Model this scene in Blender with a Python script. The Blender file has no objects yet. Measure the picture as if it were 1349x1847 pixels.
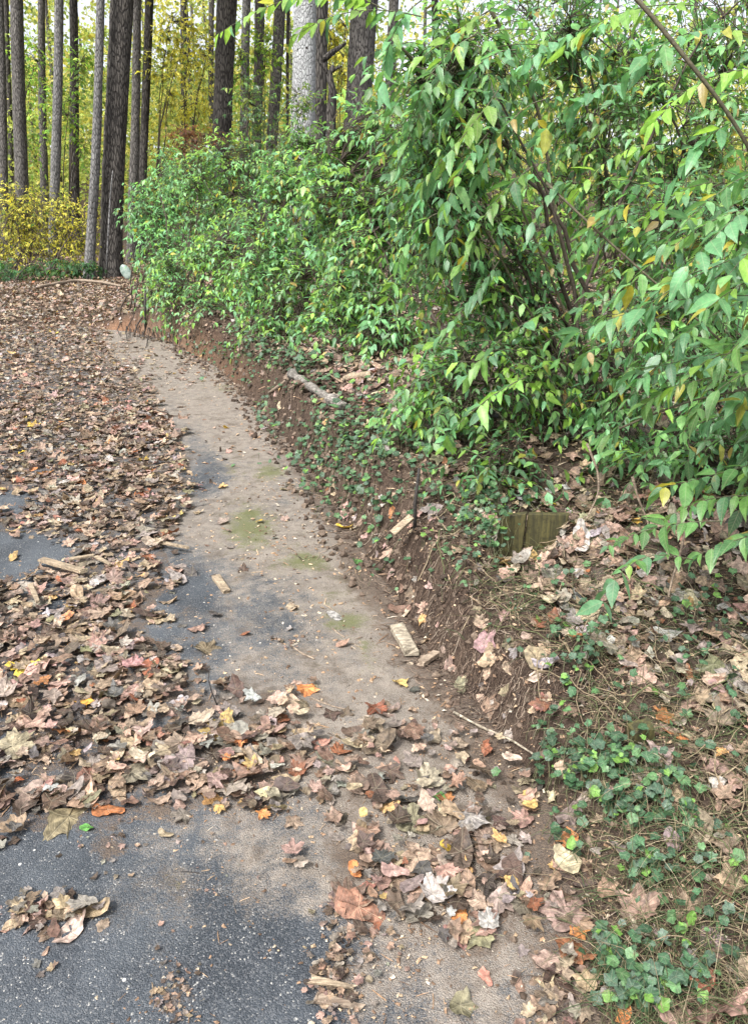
import bpy, math
import numpy as np
from mathutils import Vector

S = bpy.context.scene
COL = S.collection
rng = np.random.default_rng(11)

# ------------------------------------------------------------------ camera
CAM_H = 1.55
PITCH = math.radians(15.9)
FPX = 1395.0                       # focal length in photo pixels (photo is 1349 x 1847)
cam_d = bpy.data.cameras.new("camera")
cam = bpy.data.objects.new("camera", cam_d)
COL.objects.link(cam)
cam.location = (0, 0, CAM_H)
cam.rotation_euler = (math.pi / 2 - PITCH, 0, 0)
cam_d.sensor_fit = 'VERTICAL'
cam_d.sensor_height = 36
cam_d.lens = 36 * FPX / 1847
cam_d.clip_start = 0.05
cam_d.clip_end = 1000
S.camera = cam

# ------------------------------------------------------------------ sky, sun, exposure
SUN_EL, SUN_AZ = math.radians(52), math.radians(215)     # behind the camera, to the left; veiled by cloud
world = bpy.data.worlds.new("World")
S.world = world
world.use_nodes = True
wn = world.node_tree
wn.nodes.clear()
sky = wn.nodes.new("ShaderNodeTexSky")
sky.sky_type = 'NISHITA'
sky.sun_disc = False
sky.sun_elevation = SUN_EL
sky.sun_rotation = SUN_AZ
sky.dust_density = 4.0
sky.air_density = 1.0
hs = wn.nodes.new("ShaderNodeHueSaturation")
hs.inputs['Saturation'].default_value = 0.3             # cloud veil: a whiter sky
bg = wn.nodes.new("ShaderNodeBackground")
bg.inputs['Strength'].default_value = 0.105
wo = wn.nodes.new("ShaderNodeOutputWorld")
wn.links.new(sky.outputs[0], hs.inputs['Color'])
wn.links.new(hs.outputs[0], bg.inputs[0])
wn.links.new(bg.outputs[0], wo.inputs[0])
sun_d = bpy.data.lights.new("sun", 'SUN')
sun_d.energy = 1.5
sun_d.angle = math.radians(12)
sun_d.color = (1.0, 0.97, 0.93)
sun = bpy.data.objects.new("sun", sun_d)
COL.objects.link(sun)
sdir = Vector((math.sin(SUN_AZ) * math.cos(SUN_EL), math.cos(SUN_AZ) * math.cos(SUN_EL), math.sin(SUN_EL)))
sun.rotation_euler = sdir.to_track_quat('Z', 'Y').to_euler()
sun.location = (0, -10, 20)
S.view_settings.view_transform = 'Standard'
S.view_settings.look = 'None'
S.view_settings.exposure = 1.80
S.view_settings.gamma = 1
S.render.engine = 'CYCLES'
S.cycles.max_bounces = 7
S.cycles.diffuse_bounces = 4
S.cycles.glossy_bounces = 2
S.cycles.transmission_bounces = 5

# ------------------------------------------------------------------ pixel <-> world
C0 = np.array([0, 0, CAM_H])
FW = np.array([0, math.cos(PITCH), -math.sin(PITCH)])
UP = np.array([0, math.sin(PITCH), math.cos(PITCH)])
RT = np.array([1.0, 0, 0])
CX, CY = 674.5, 923.5


def ray(px, py):
    px = np.asarray(px, float)[..., None]
    py = np.asarray(py, float)[..., None]
    return FW + RT * (px - CX) / FPX + UP * (CY - py) / FPX


def at(px, py, Y):
    r = ray(px, py)
    return C0 + r * (np.asarray(Y, float)[..., None] / r[..., 1:2])


def proj(P):
    D = np.asarray(P) - C0
    d = D @ FW
    dd = np.where(d > 0.05, d, 0.05)
    return CX + FPX * D[..., 0] / dd, CY - FPX * (D @ UP) / dd, d


# ------------------------------------------------------------------ value noise
_perm = np.random.default_rng(3).random(65536)


def vnoise(x, y, sc=1.0, seed=0):
    x = np.asarray(x) * sc + 517.3 * (seed + 1)
    y = np.asarray(y) * sc + 291.7 * (seed + 1)
    xi = np.floor(x).astype(np.int64)
    yi = np.floor(y).astype(np.int64)
    fx = x - xi
    fy = y - yi
    fx = fx * fx * (3 - 2 * fx)
    fy = fy * fy * (3 - 2 * fy)

    def h(a, b):
        return _perm[(a * 73856093 ^ b * 19349663) & 65535]
    return (h(xi, yi) * (1 - fx) + h(xi + 1, yi) * fx) * (1 - fy) + (h(xi, yi + 1) * (1 - fx) + h(xi + 1, yi + 1) * fx) * fy


def sstep(a, b, x):
    t = np.clip((x - a) / (b - a), 0, 1)
    return t * t * (3 - 2 * t)


# ------------------------------------------------------------------ terrain
SLOPE = 0.08


def plane_pt(px, py):
    r = ray(px, py)
    t = CAM_H / (SLOPE * r[..., 1] - r[..., 2])
    return C0 + r * t[..., None]


TOE_PX = np.array([(1075, 1845), (1062, 1690), (985, 1450), (880, 1300), (775, 1185), (700, 1060), (625, 945),
                   (555, 840), (470, 738), (392, 662), (300, 614), (235, 598)], float)
TOE_H = np.array([0.05, 0.06, 0.14, 0.22, 0.28, 0.33, 0.38, 0.42, 0.42, 0.42, 0.42, 0.28, 0.04, 0.0])
_t = plane_pt(TOE_PX[:, 0], TOE_PX[:, 1])[:, :2]
TOE = np.vstack([[(0.62, -8.0)], [(0.55, 0.0)], _t, [(-4.6, 12.6)], [(-16, 14.5)]])
TOE_HT = np.concatenate([[0.05, 0.05], TOE_H])


def toe_dist(x, y):
    x = np.asarray(x, float)
    y = np.asarray(y, float)
    best = np.full(x.shape, 1e9)
    sg = np.zeros(x.shape)
    hh = np.zeros(x.shape)
    for i in range(len(TOE) - 1):
        a, b = TOE[i], TOE[i + 1]
        e = b - a
        L2 = e @ e
        t = np.clip(((x - a[0]) * e[0] + (y - a[1]) * e[1]) / L2, 0, 1)
        dx = x - (a[0] + t * e[0])
        dy = y - (a[1] + t * e[1])
        d = np.hypot(dx, dy)
        side = np.where(e[1] * dx - e[0] * dy > 0, 1.0, -1.0)
        m = d < best - 1e-9
        best = np.where(m, d, best)
        sg = np.where(m, side, sg)
        hh = np.where(m, TOE_HT[i] * (1 - t) + TOE_HT[i + 1] * t, hh)
    return best * sg, hh


def terrain(x, y, full=False):
    x = np.asarray(x, float)
    y = np.asarray(y, float)
    z = SLOPE * np.clip(y, -30, 25) + 0.19 * np.clip(y - 25, 0, 200) * sstep(20, 34, y)
    d, h = toe_dist(x, y)
    dn = d + (vnoise(x, y, 5, 1) - 0.5) * 0.16 * sstep(0.02, 0.2, d) * np.clip(h * 4, 0, 1)
    w = (0.09 + 0.22 * h) * np.where(y > 5, .6, np.where(y > 4, 1 - .4 * (y - 4), 1.0))
    bank = h * sstep(0, 1, dn / w) * (0.75 + 0.5 * vnoise(x, y, 2.3, 5))
    bank = bank + np.clip(d - 0.2, 0, 6) * 0.07 * sstep(-4.6, -2.4, x)
    rough = sstep(0, 0.15, d) * ((vnoise(x, y, 9, 2) - 0.5) * 0.06 + (vnoise(x, y, 24, 3) - 0.5) * 0.035 + (vnoise(x, y, 60, 8) - 0.5) * 0.014)
    fade = sstep(40, 10, y)
    z = z + np.where(d > 0, bank, 0) + rough * fade
    if full:
        return z, d, h
    return z


def G(px, py):
    """first hit of the pixel ray with the terrain"""
    r = ray(px, py)
    ts = 0.9 * 1.012 ** np.arange(420)
    P = C0 + r[..., None, :] * ts[:, None]
    z = terrain(P[..., 0], P[..., 1])
    below = P[..., 2] < z
    i = np.argmax(below, axis=-1)
    i = np.where(below.any(-1), i, 419)
    t1 = ts[i]
    t0 = ts[np.maximum(i - 1, 0)]
    for _ in range(12):
        tm = (t0 + t1) / 2
        Pm = C0 + r * tm[..., None]
        b = Pm[..., 2] < terrain(Pm[..., 0], Pm[..., 1])
        t1 = np.where(b, tm, t1)
        t0 = np.where(b, t0, tm)
    Pm = C0 + r * t1[..., None]
    Pm[..., 2] = terrain(Pm[..., 0], Pm[..., 1])
    return Pm


def inpoly(px, py, poly):
    poly = np.asarray(poly, float)
    ins = np.zeros(np.shape(px), bool)
    j = len(poly) - 1
    for i in range(len(poly)):
        xi, yi = poly[i]
        xj, yj = poly[j]
        c = ((yi > py) != (yj > py)) & (px < (xj - xi) * (py - yi) / (yj - yi + 1e-12) + xi)
        ins ^= c
        j = i
    return ins


# ------------------------------------------------------------------ mesh helpers
def norm(v):
    return v / np.maximum(np.linalg.norm(v, axis=-1, keepdims=True), 1e-9)


def mk_mesh(name, V, T, col=None, mats=(), smooth=True, mat_idx=None, attrs=None):
    V = np.ascontiguousarray(V, np.float32)
    T = np.ascontiguousarray(T, np.int32)
    me = bpy.data.meshes.new(name)
    me.vertices.add(len(V))
    me.vertices.foreach_set("co", V.ravel())
    k = T.shape[1]
    me.loops.add(T.size)
    me.loops.foreach_set("vertex_index", T.ravel())
    me.polygons.add(len(T))
    me.polygons.foreach_set("loop_start", np.arange(0, T.size, k, dtype=np.int32))
    me.polygons.foreach_set("use_smooth", np.full(len(T), smooth))
    if mat_idx is not None:
        me.polygons.foreach_set("material_index", np.ascontiguousarray(mat_idx, np.int32))
    if col is not None and col.shape[1] == 5:
        attrs = dict(attrs or {}, lx=col[:, 3], ly=col[:, 4])
        col = col[:, :3]
    if col is not None:
        a = me.attributes.new("Col", 'FLOAT_COLOR', 'POINT')
        c4 = np.ones((len(V), 4), np.float32)
        c4[:, :3] = col
        a.data.foreach_set("color", c4.ravel())
    for nm, arr in (attrs or {}).items():
        a = me.attributes.new(nm, 'FLOAT', 'POINT')
        a.data.foreach_set("value", np.ascontiguousarray(arr, np.float32))
    for m in mats:
        me.materials.append(m)
    me.update(calc_edges=True)
    me.validate()
    return me


def link(name, data, parent=None, **props):
    o = bpy.data.objects.new(name, data)
    COL.objects.link(o)
    if parent is not None:
        o.parent = parent
    for k, v in props.items():
        o[k] = v
    return o


def thing(name, label, cat, loc, group=None):
    o = link(name, None, label=label, category=cat)
    o.location = loc
    o.empty_display_size = 0.2
    if group:
        o['group'] = group
    return o


def part(name, me, parent, label=None):
    """mesh data given in world space -> local to its thing"""
    o = link(name, me, parent)
    if parent.type == 'EMPTY':
        l = np.array(parent.location, np.float32)
        co = np.empty(len(me.vertices) * 3, np.float32)
        me.vertices.foreach_get("co", co)
        co = co.reshape(-1, 3) - l
        me.vertices.foreach_set("co", co.ravel())
        me.update()
    if label:
        o['label'] = label
    return o


def solo(name, me, loc, label, cat, group=None):
    """a thing that is one mesh, with its origin at its base"""
    o = link(name, me, label=label, category=cat)
    l = np.array(loc, np.float32)
    co = np.empty(len(me.vertices) * 3, np.float32)
    me.vertices.foreach_get("co", co)
    me.vertices.foreach_set("co", (co.reshape(-1, 3) - l).ravel())
    me.update()
    o.location = [float(v) for v in loc]
    if group:
        o['group'] = group
    return o


def tubes(P, R, sides=5, cap=True):
    """P (n,k,3) polylines, R (n,k) radii -> verts, tris"""
    P = np.asarray(P, float)
    R = np.asarray(R, float)
    n, k, _ = P.shape
    T = np.gradient(P, axis=1)
    T = norm(T)
    ref = np.where(np.abs(T[:, :1, 2:3]) > 0.8, np.array([1.0, 0.13, 0]), np.array([0.1, 0.05, 1.0]))
    A = norm(np.cross(T, np.broadcast_to(ref, T.shape)))
    B = np.cross(T, A)
    th = np.linspace(0, 2 * np.pi, sides, endpoint=False)
    ring = A[:, :, None, :] * np.cos(th)[None, None, :, None] + B[:, :, None, :] * np.sin(th)[None, None, :, None]
    V = P[:, :, None, :] + ring * R[:, :, None, None]
    i = np.arange(k - 1)[:, None] * sides
    j = np.arange(sides)[None, :]
    j2 = (j + 1) % sides
    q = np.stack([i + j, i + j2, i + sides + j2, i + sides + j], -1).reshape(-1, 4)
    tri = np.concatenate([q[:, [0, 1, 2]], q[:, [0, 2, 3]]])
    if cap:
        c = [[0, a + 1, a] for a in range(1, sides - 1)]
        o = (k - 1) * sides
        c += [[o, o + a, o + a + 1] for a in range(1, sides - 1)]
        tri = np.concatenate([tri, np.array(c)])
    nv = k * sides
    T_ = (tri[None] + (np.arange(n) * nv)[:, None, None]).reshape(-1, 3)
    return V.reshape(-1, 3), T_


def merge(parts):
    Vs, Ts, Cs = [], [], []
    o = 0
    for V, T, Cc in parts:
        if len(V) == 0:
            continue
        Vs.append(V)
        Ts.append(T + o)
        Cc = np.asarray(Cc, float)
        Cc = np.broadcast_to(Cc, (len(V), Cc.shape[-1]))
        if Cc.shape[1] == 3:
            Cc = np.concatenate([Cc, np.full((len(V), 2), 9.0)], 1)
        Cs.append(Cc)
        o += len(V)
    return np.concatenate(Vs), np.concatenate(Ts), np.concatenate(Cs)


def stamp(tV, tT, pos, X, Y, Z, sc, col, vshade=None):
    n, k = len(pos), len(tV)
    V = pos[:, None, :] + sc[:, None, None] * (tV[None, :, 0:1] * X[:, None] + tV[None, :, 1:2] * Y[:, None] + tV[None, :, 2:3] * Z[:, None])
    T = (tT[None] + (np.arange(n) * k)[:, None, None]).reshape(-1, 3)
    c = np.repeat(col[:, None, :], k, 1)
    if vshade is not None:
        c = c * vshade[None, :, None]
    c = np.concatenate([c, np.broadcast_to(tV[None, :, :2], (n, k, 2))], 2)
    return V.reshape(-1, 3), T, c.reshape(-1, 5)


def bez(p0, p1, p2, k):
    t = np.linspace(0, 1, k)[None, :, None]
    return (1 - t) ** 2 * p0[:, None] + 2 * t * (1 - t) * p1[:, None] + t * t * p2[:, None]


# ------------------------------------------------------------------ materials
def new_mat(name):
    m = bpy.data.materials.new(name)
    m.use_nodes = True
    nt = m.node_tree
    nt.nodes.clear()
    out = nt.nodes.new("ShaderNodeOutputMaterial")
    bs = nt.nodes.new("ShaderNodeBsdfPrincipled")
    nt.links.new(bs.outputs[0], out.inputs[0])
    return m, nt, bs, out


def N(nt, kind, **kw):
    n = nt.nodes.new(kind)
    for k, v in kw.items():
        if k in n.inputs.keys():
            n.inputs[k].default_value = v
        else:
            setattr(n, k, v)
    return n


def noise(nt, vec, scale, detail=4, rough=0.6):
    n = N(nt, "ShaderNodeTexNoise", Scale=scale, Detail=detail, Roughness=rough)
    if vec is not None:
        nt.links.new(vec, n.inputs['Vector'])
    return n.outputs['Fac']


def math_(nt, op, a, b=None, c=None, clamp=False):
    n = nt.nodes.new("ShaderNodeMath")
    n.operation = op
    n.use_clamp = clamp
    for i, v in enumerate((a, b, c)):
        if v is None:
            continue
        if isinstance(v, (int, float)):
            n.inputs[i].default_value = v
        else:
            nt.links.new(v, n.inputs[i])
    return n.outputs[0]


def mixc(nt, f, a, b, bt='MIX'):
    n = nt.nodes.new("ShaderNodeMix")
    n.data_type = 'RGBA'
    n.blend_type = bt
    for i, v in ((0, f), (6, a), (7, b)):
        if isinstance(v, (int, float)):
            n.inputs[i].default_value = v
        elif isinstance(v, tuple):
            n.inputs[i].default_value = (*v, 1)
        else:
            nt.links.new(v, n.inputs[i])
    return n.outputs[2]


def mapr(nt, v, a, b, c=0.0, d=1.0):
    n = nt.nodes.new("ShaderNodeMapRange")
    n.interpolation_type = 'SMOOTHSTEP'
    nt.links.new(v, n.inputs[0])
    for i, k in enumerate((a, b, c, d)):
        n.inputs[i + 1].default_value = k
    return n.outputs[0]


def bump(nt, h, bs, strength=0.5, dist=0.01):
    b = N(nt, "ShaderNodeBump", Strength=strength, Distance=dist)
    nt.links.new(h, b.inputs['Height'])
    nt.links.new(b.outputs[0], bs.inputs['Normal'])
    return b


def leaf_mat(name, rough, trans, spec=0.5, nsc=60.0, var=0.35, bstr=0.3, tint=(1.0, 1.0, 0.7), tgain=1.5, veins=None, spot=None):
    m, nt, bs, out = new_mat(name)
    at_ = N(nt, "ShaderNodeAttribute", attribute_name="Col")
    tc = nt.nodes.new("ShaderNodeTexCoord")
    nz = noise(nt, tc.outputs['Object'], nsc, 3)
    f = mapr(nt, nz, 0.3, 0.7, 1 - var, 1 + var * 0.6)
    g = N(nt, "ShaderNodeCombineColor")
    for i in range(3):
        nt.links.new(f, g.inputs[i])
    c = mixc(nt, 1.0, at_.outputs['Color'], g.outputs[0], 'MULTIPLY')
    hgt = nz
    if veins:
        lx = N(nt, "ShaderNodeAttribute", attribute_name="lx").outputs['Fac']
        ly = math_(nt, 'ABSOLUTE', N(nt, "ShaderNodeAttribute", attribute_name="ly").outputs['Fac'])
        if veins == 'pinnate':
            mid = mapr(nt, ly, 0.0, 0.022, 1, 0)
            ph_ = math_(nt, 'FRACT', math_(nt, 'MULTIPLY', math_(nt, 'SUBTRACT', lx, math_(nt, 'MULTIPLY', ly, 0.9)), 8.0))
            sidev = mapr(nt, math_(nt, 'ABSOLUTE', math_(nt, 'SUBTRACT', ph_, 0.5)), 0.0, 0.16, 0.55, 0)
            vf = math_(nt, 'MAXIMUM', mid, sidev)
        else:
            an = math_(nt, 'ARCTAN2', ly, lx)
            rad = math_(nt, 'SQRT', math_(nt, 'ADD', math_(nt, 'MULTIPLY', lx, lx), math_(nt, 'MULTIPLY', ly, ly)))
            vf = None
            for a0 in (0.0, 0.85, 1.85):
                dd = math_(nt, 'MULTIPLY', rad, math_(nt, 'ABSOLUTE', math_(nt, 'SUBTRACT', an, a0)))
                q = mapr(nt, dd, 0.0, 0.028, 1, 0)
                vf = q if vf is None else math_(nt, 'MAXIMUM', vf, q)
            ph_ = math_(nt, 'FRACT', math_(nt, 'MULTIPLY', math_(nt, 'ADD', rad, math_(nt, 'MULTIPLY', an, 0.25)), 7.0))
            sidev = mapr(nt, math_(nt, 'ABSOLUTE', math_(nt, 'SUBTRACT', ph_, 0.5)), 0.0, 0.12, 0.4, 0)
            vf = math_(nt, 'MAXIMUM', vf, sidev)
        vs = math_(nt, 'MULTIPLY', vf, 0.38)
        c = mixc(nt, vs, c, mixc(nt, 0.5, c, (0.62, 0.55, 0.38)))
        hgt = math_(nt, 'SUBTRACT', nz, math_(nt, 'MULTIPLY', vf, 0.5))
    if spot:
        n6 = noise(nt, tc.outputs['Object'], spot[1], 4, 0.7)
        c = mixc(nt, mapr(nt, n6, 0.60, 0.72, 0, 0.75), c, spot[0])
    nt.links.new(c, bs.inputs['Base Color'])
    bs.inputs['Roughness'].default_value = rough
    bs.inputs['Specular IOR Level'].default_value = spec
    bump(nt, hgt, bs, bstr, 0.004)
    if trans > 0:
        tr = nt.nodes.new("ShaderNodeBsdfTranslucent")
        tcol = mixc(nt, 1.0, c, tuple(min(1.0, t) * tgain for t in tint), 'MULTIPLY')
        nt.links.new(tcol, tr.inputs[0])
        ms = nt.nodes.new("ShaderNodeMixShader")
        ms.inputs[0].default_value = trans
        nt.links.new(bs.outputs[0], ms.inputs[1])
        nt.links.new(tr.outputs[0], ms.inputs[2])
        nt.links.new(ms.outputs[0], out.inputs[0])
    return m


M_LEAF = leaf_mat("green_leaf", 0.42, 0.42, 0.65, 40, 0.25, 0.25, veins="pinnate", spot=((0.22, 0.19, 0.05), 22))
M_FAR = leaf_mat("far_leaf", 0.6, 0.5, 0.3, 3, 0.25, 0.0)
M_IVY = leaf_mat("ivy_leaf", 0.4, 0.15, 0.45, 90, 0.35, 0.4, veins="palmate")
M_DEAD = leaf_mat("dead_leaf", 0.55, 0.15, 0.4, 60, 0.55, 0.7, (1.0, 0.85, 0.6), 1.2, 'palmate', ((0.05, 0.036, 0.028), 38))
M_STEM = leaf_mat("stem_bark", 0.75, 0.0, 0.3, 70, 0.4, 0.6)
M_CRUMB = leaf_mat("crumbs", 0.8, 0.0, 0.2, 120, 0.4, 0.4)


def bark_mat(name, c1, c2, zs=0.25, sc=9, bs_=0.9, holes=False, lichen=None):
    m, nt, bs, out = new_mat(name)
    tc = nt.nodes.new("ShaderNodeTexCoord")
    mp = nt.nodes.new("ShaderNodeMapping")
    mp.inputs['Scale'].default_value = (1, 1, zs)
    nt.links.new(tc.outputs['Object'], mp.inputs[0])
    a = noise(nt, mp.outputs[0], sc, 6, 0.7)
    vo = N(nt, "ShaderNodeTexVoronoi", Scale=sc * 1.8)
    vo.feature = 'DISTANCE_TO_EDGE'
    nt.links.new(mp.outputs[0], vo.inputs['Vector'])
    ridge = mapr(nt, vo.outputs['Distance'], 0.0, 0.22)
    h = math_(nt, 'ADD', math_(nt, 'MULTIPLY', a, 0.7), math_(nt, 'MULTIPLY', ridge, 0.5))
    c = mixc(nt, mapr(nt, h, 0.35, 1.0), c1, c2)
    big = noise(nt, tc.outputs['Object'], 1.3, 3)
    c = mixc(nt, mapr(nt, big, 0.45, 0.7, 0, 0.5), c, tuple(v * 0.6 for v in c1))
    if lichen:
        ln = noise(nt, tc.outputs['Object'], 14, 5, 0.7)
        c = mixc(nt, mapr(nt, ln, 0.52, 0.66, 0, 0.8), c, lichen)
    if holes:
        v2 = N(nt, "ShaderNodeTexVoronoi", Scale=5.5)
        nt.links.new(tc.outputs['Object'], v2.inputs['Vector'])
        c = mixc(nt, mapr(nt, v2.outputs['Distance'], 0.10, 0.17, 1.0, 0.0), c, (0.025, 0.02, 0.018))
    nt.links.new(c, bs.inputs['Base Color'])
    bs.inputs['Roughness'].default_value = 0.9
    bs.inputs['Specular IOR Level'].default_value = 0.2
    bump(nt, h, bs, bs_, 0.03)
    return m


B_DARK = bark_mat("dark_bark", (0.030, 0.027, 0.025), (0.115, 0.105, 0.094), 0.22, 10, 1.0, True)
B_BROWN = bark_mat("brown_bark", (0.056, 0.052, 0.049), (0.18, 0.168, 0.155), 0.25, 12, 0.9, True)
B_GREY = bark_mat("grey_bark", (0.08, 0.079, 0.078), (0.22, 0.215, 0.21), 0.35, 10, 0.6, True)
B_PALE = bark_mat("pale_bark", (0.22, 0.225, 0.225), (0.36, 0.365, 0.365), 0.5, 11, 0.8, True, (0.36, 0.38, 0.365))


def wood_mat(name, c1, c2, sc=14, stretch=(1, 12, 12), rough=0.75):
    m, nt, bs, out = new_mat(name)
    tc = nt.nodes.new("ShaderNodeTexCoord")
    mp = nt.nodes.new("ShaderNodeMapping")
    mp.inputs['Scale'].default_value = stretch
    nt.links.new(tc.outputs['Object'], mp.inputs[0])
    a = noise(nt, mp.outputs[0], sc, 5, 0.65)
    b = noise(nt, tc.outputs['Object'], 38, 6, 0.7)
    c = mixc(nt, mapr(nt, a, 0.35, 0.65), c1, c2)
    c = mixc(nt, mapr(nt, b, 0.45, 0.68, 0, 0.85), c, tuple(v * 0.55 for v in c1))
    nt.links.new(c, bs.inputs['Base Color'])
    bs.inputs['Roughness'].default_value = rough
    bump(nt, a, bs, 0.6, 0.006)
    return m


W_PALE = wood_mat("split_wood", (0.17, 0.125, 0.082), (0.40, 0.32, 0.22))
W_WHITE = wood_mat("bleached_wood", (0.17, 0.14, 0.10), (0.42, 0.365, 0.28), 10, (1.5, 8, 8))
W_GREEN = wood_mat("mossy_board", (0.026, 0.024, 0.007), (0.078, 0.068, 0.020), 5, (14, 14, 1))
W_LOG = wood_mat('weathered_log', (0.07, 0.06, 0.05), (0.30, 0.275, 0.245), 9, (3, 9, 9))
W_OLD = wood_mat("old_wood", (0.14, 0.10, 0.07), (0.34, 0.27, 0.2))
W_DARK = wood_mat("dark_wood", (0.012, 0.01, 0.009), (0.04, 0.032, 0.027))


def ground_mat():
    m, nt, bs, out = new_mat("soil")
    geo = nt.nodes.new("ShaderNodeNewGeometry")
    P = geo.outputs['Position']
    n1 = noise(nt, P, 2.5, 5)
    n2 = noise(nt, P, 28, 6, 0.7)
    n3 = noise(nt, P, 140, 4, 0.7)
    c = mixc(nt, mapr(nt, n1, 0.35, 0.65), (0.045, 0.033, 0.026), (0.092, 0.069, 0.053))
    c = mixc(nt, mapr(nt, n2, 0.42, 0.7), c, (0.135, 0.104, 0.08))
    c = mixc(nt, mapr(nt, n3, 0.4, 0.62, 0.5, 0.0), c, (0.05, 0.034, 0.026))
    cl = N(nt, "ShaderNodeAttribute", attribute_name="clay")
    f = math_(nt, 'MULTIPLY', cl.outputs['Fac'], mapr(nt, n2, 0.25, 0.6, 0.35, 1.0), clamp=True)
    c = mixc(nt, f, c, mixc(nt, mapr(nt, n3, 0.4, 0.6), (0.20, 0.085, 0.04), (0.36, 0.18, 0.09)))
    sand = N(nt, "ShaderNodeAttribute", attribute_name="sand")
    c = mixc(nt, math_(nt, 'MULTIPLY', sand.outputs['Fac'], mapr(nt, n2, 0.3, 0.55)), c, (0.36, 0.27, 0.195))
    nt.links.new(c, bs.inputs['Base Color'])
    bs.inputs['Roughness'].default_value = 0.95
    bs.inputs['Specular IOR Level'].default_value = 0.15
    h = math_(nt, 'ADD', n2, math_(nt, 'MULTIPLY', n3, 0.4))
    bump(nt, h, bs, 1.0, 0.03)
    return m


def driveway_mat():
    m, nt, bs, out = new_mat("worn_asphalt")
    geo = nt.nodes.new("ShaderNodeNewGeometry")
    P = geo.outputs['Position']
    v = N(nt, "ShaderNodeTexVoronoi", Scale=290)
    nt.links.new(P, v.inputs['Vector'])
    vb = N(nt, "ShaderNodeTexVoronoi", Scale=70)
    nt.links.new(P, vb.inputs['Vector'])
    sep = nt.nodes.new("ShaderNodeSeparateColor")
    nt.links.new(v.outputs['Color'], sep.inputs[0])
    sepb = nt.nodes.new("ShaderNodeSeparateColor")
    nt.links.new(vb.outputs['Color'], sepb.inputs[0])
    n1 = noise(nt, P, 3.2, 5)
    n2 = noise(nt, P, 18, 5, 0.65)
    n3 = noise(nt, P, 160, 3, 0.7)
    n4 = noise(nt, P, 420, 2, 0.6)
    # asphalt binder and aggregate
    a = mixc(nt, mapr(nt, n1, 0.35, 0.65), (0.028, 0.034, 0.042), (0.062, 0.072, 0.084))
    a = mixc(nt, mapr(nt, sep.outputs[0], 0.5, 1.0, 0.0, 0.65), a, (0.125, 0.13, 0.138))
    stone = math_(nt, 'MULTIPLY', mapr(nt, sep.outputs[1], 0.955, 0.99), mapr(nt, n2, 0.35, 0.6))
    a = mixc(nt, stone, a, (0.34, 0.33, 0.31))
    big = math_(nt, 'MULTIPLY', mapr(nt, sepb.outputs[2], 0.990, 0.996), mapr(nt, vb.outputs['Distance'], 0.2, 0.35, 1, 0))
    a = mixc(nt, big, a, (0.6, 0.58, 0.54))
    # washed-in sand and soil
    d = mixc(nt, mapr(nt, n2, 0.35, 0.65), (0.120, 0.099, 0.081), (0.21, 0.180, 0.150))
    d = mixc(nt, mapr(nt, n4, 0.42, 0.62, 0.0, 0.7), d, (0.29, 0.258, 0.222))
    d = mixc(nt, mapr(nt, n3, 0.55, 0.7, 0.0, 0.75), d, (0.09, 0.062, 0.045))
    n5 = noise(nt, P, 6, 10, 0.78)
    d = mixc(nt, mapr(nt, n5, 0.5, 0.66, 0.0, 0.85), d, (0.085, 0.066, 0.052))
    d = mixc(nt, mapr(nt, n5, 0.44, 0.3, 0.0, 0.6), d, (0.155, 0.148, 0.14))
    da = N(nt, "ShaderNodeAttribute", attribute_name="dirt")
    k = math_(nt, 'ADD', da.outputs['Fac'], math_(nt, 'MULTIPLY', math_(nt, 'SUBTRACT', n1, 0.5), 0.5))
    k = math_(nt, 'ADD', k, math_(nt, 'MULTIPLY', math_(nt, 'SUBTRACT', n2, 0.5), 0.55))
    k = math_(nt, 'ADD', k, math_(nt, 'MULTIPLY', math_(nt, 'SUBTRACT', n3, 0.5), 0.9))
    k = math_(nt, 'ADD', k, math_(nt, 'MULTIPLY', math_(nt, 'SUBTRACT', n4, 0.5), 0.6))
    k = math_(nt, 'ADD', k, math_(nt, 'MULTIPLY', math_(nt, 'SUBTRACT', n5, 0.5), 1.3))
    f = mapr(nt, k, 0.34, 0.82)
    c = mixc(nt, f, a, d)
    mo = N(nt, "ShaderNodeAttribute", attribute_name="moss")
    mk = math_(nt, 'ADD', mo.outputs['Fac'], math_(nt, 'MULTIPLY', math_(nt, 'SUBTRACT', n2, 0.5), 1.0))
    mk = math_(nt, 'ADD', mk, math_(nt, 'MULTIPLY', math_(nt, 'SUBTRACT', n3, 0.5), 1.0))
    mk = math_(nt, 'ADD', mk, math_(nt, 'MULTIPLY', math_(nt, 'SUBTRACT', n5, 0.5), 2.2))
    c = mixc(nt, mapr(nt, mk, 0.35, 0.95, 0, 0.8), c, mixc(nt, n3, (0.06, 0.068, 0.022), (0.135, 0.15, 0.05)))
    so = N(nt, "ShaderNodeAttribute", attribute_name="soil")
    sk = math_(nt, 'ADD', so.outputs['Fac'], math_(nt, 'MULTIPLY', math_(nt, 'SUBTRACT', n2, 0.5), 0.9))
    sk = math_(nt, 'ADD', sk, math_(nt, 'MULTIPLY', math_(nt, 'SUBTRACT', n3, 0.5), 0.8))
    sk = math_(nt, 'ADD', sk, math_(nt, 'MULTIPLY', math_(nt, 'SUBTRACT', n5, 0.5), 1.6))
    c = mixc(nt, mapr(nt, sk, 0.4, 0.85, 0, 0.9), c, mixc(nt, mapr(nt, n3, 0.35, 0.65), (0.05, 0.036, 0.028), (0.135, 0.10, 0.074)))
    nt.links.new(c, bs.inputs['Base Color'])
    bs.inputs['Roughness'].default_value = 0.8
    bs.inputs['Specular IOR Level'].default_value = 0.35
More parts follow.
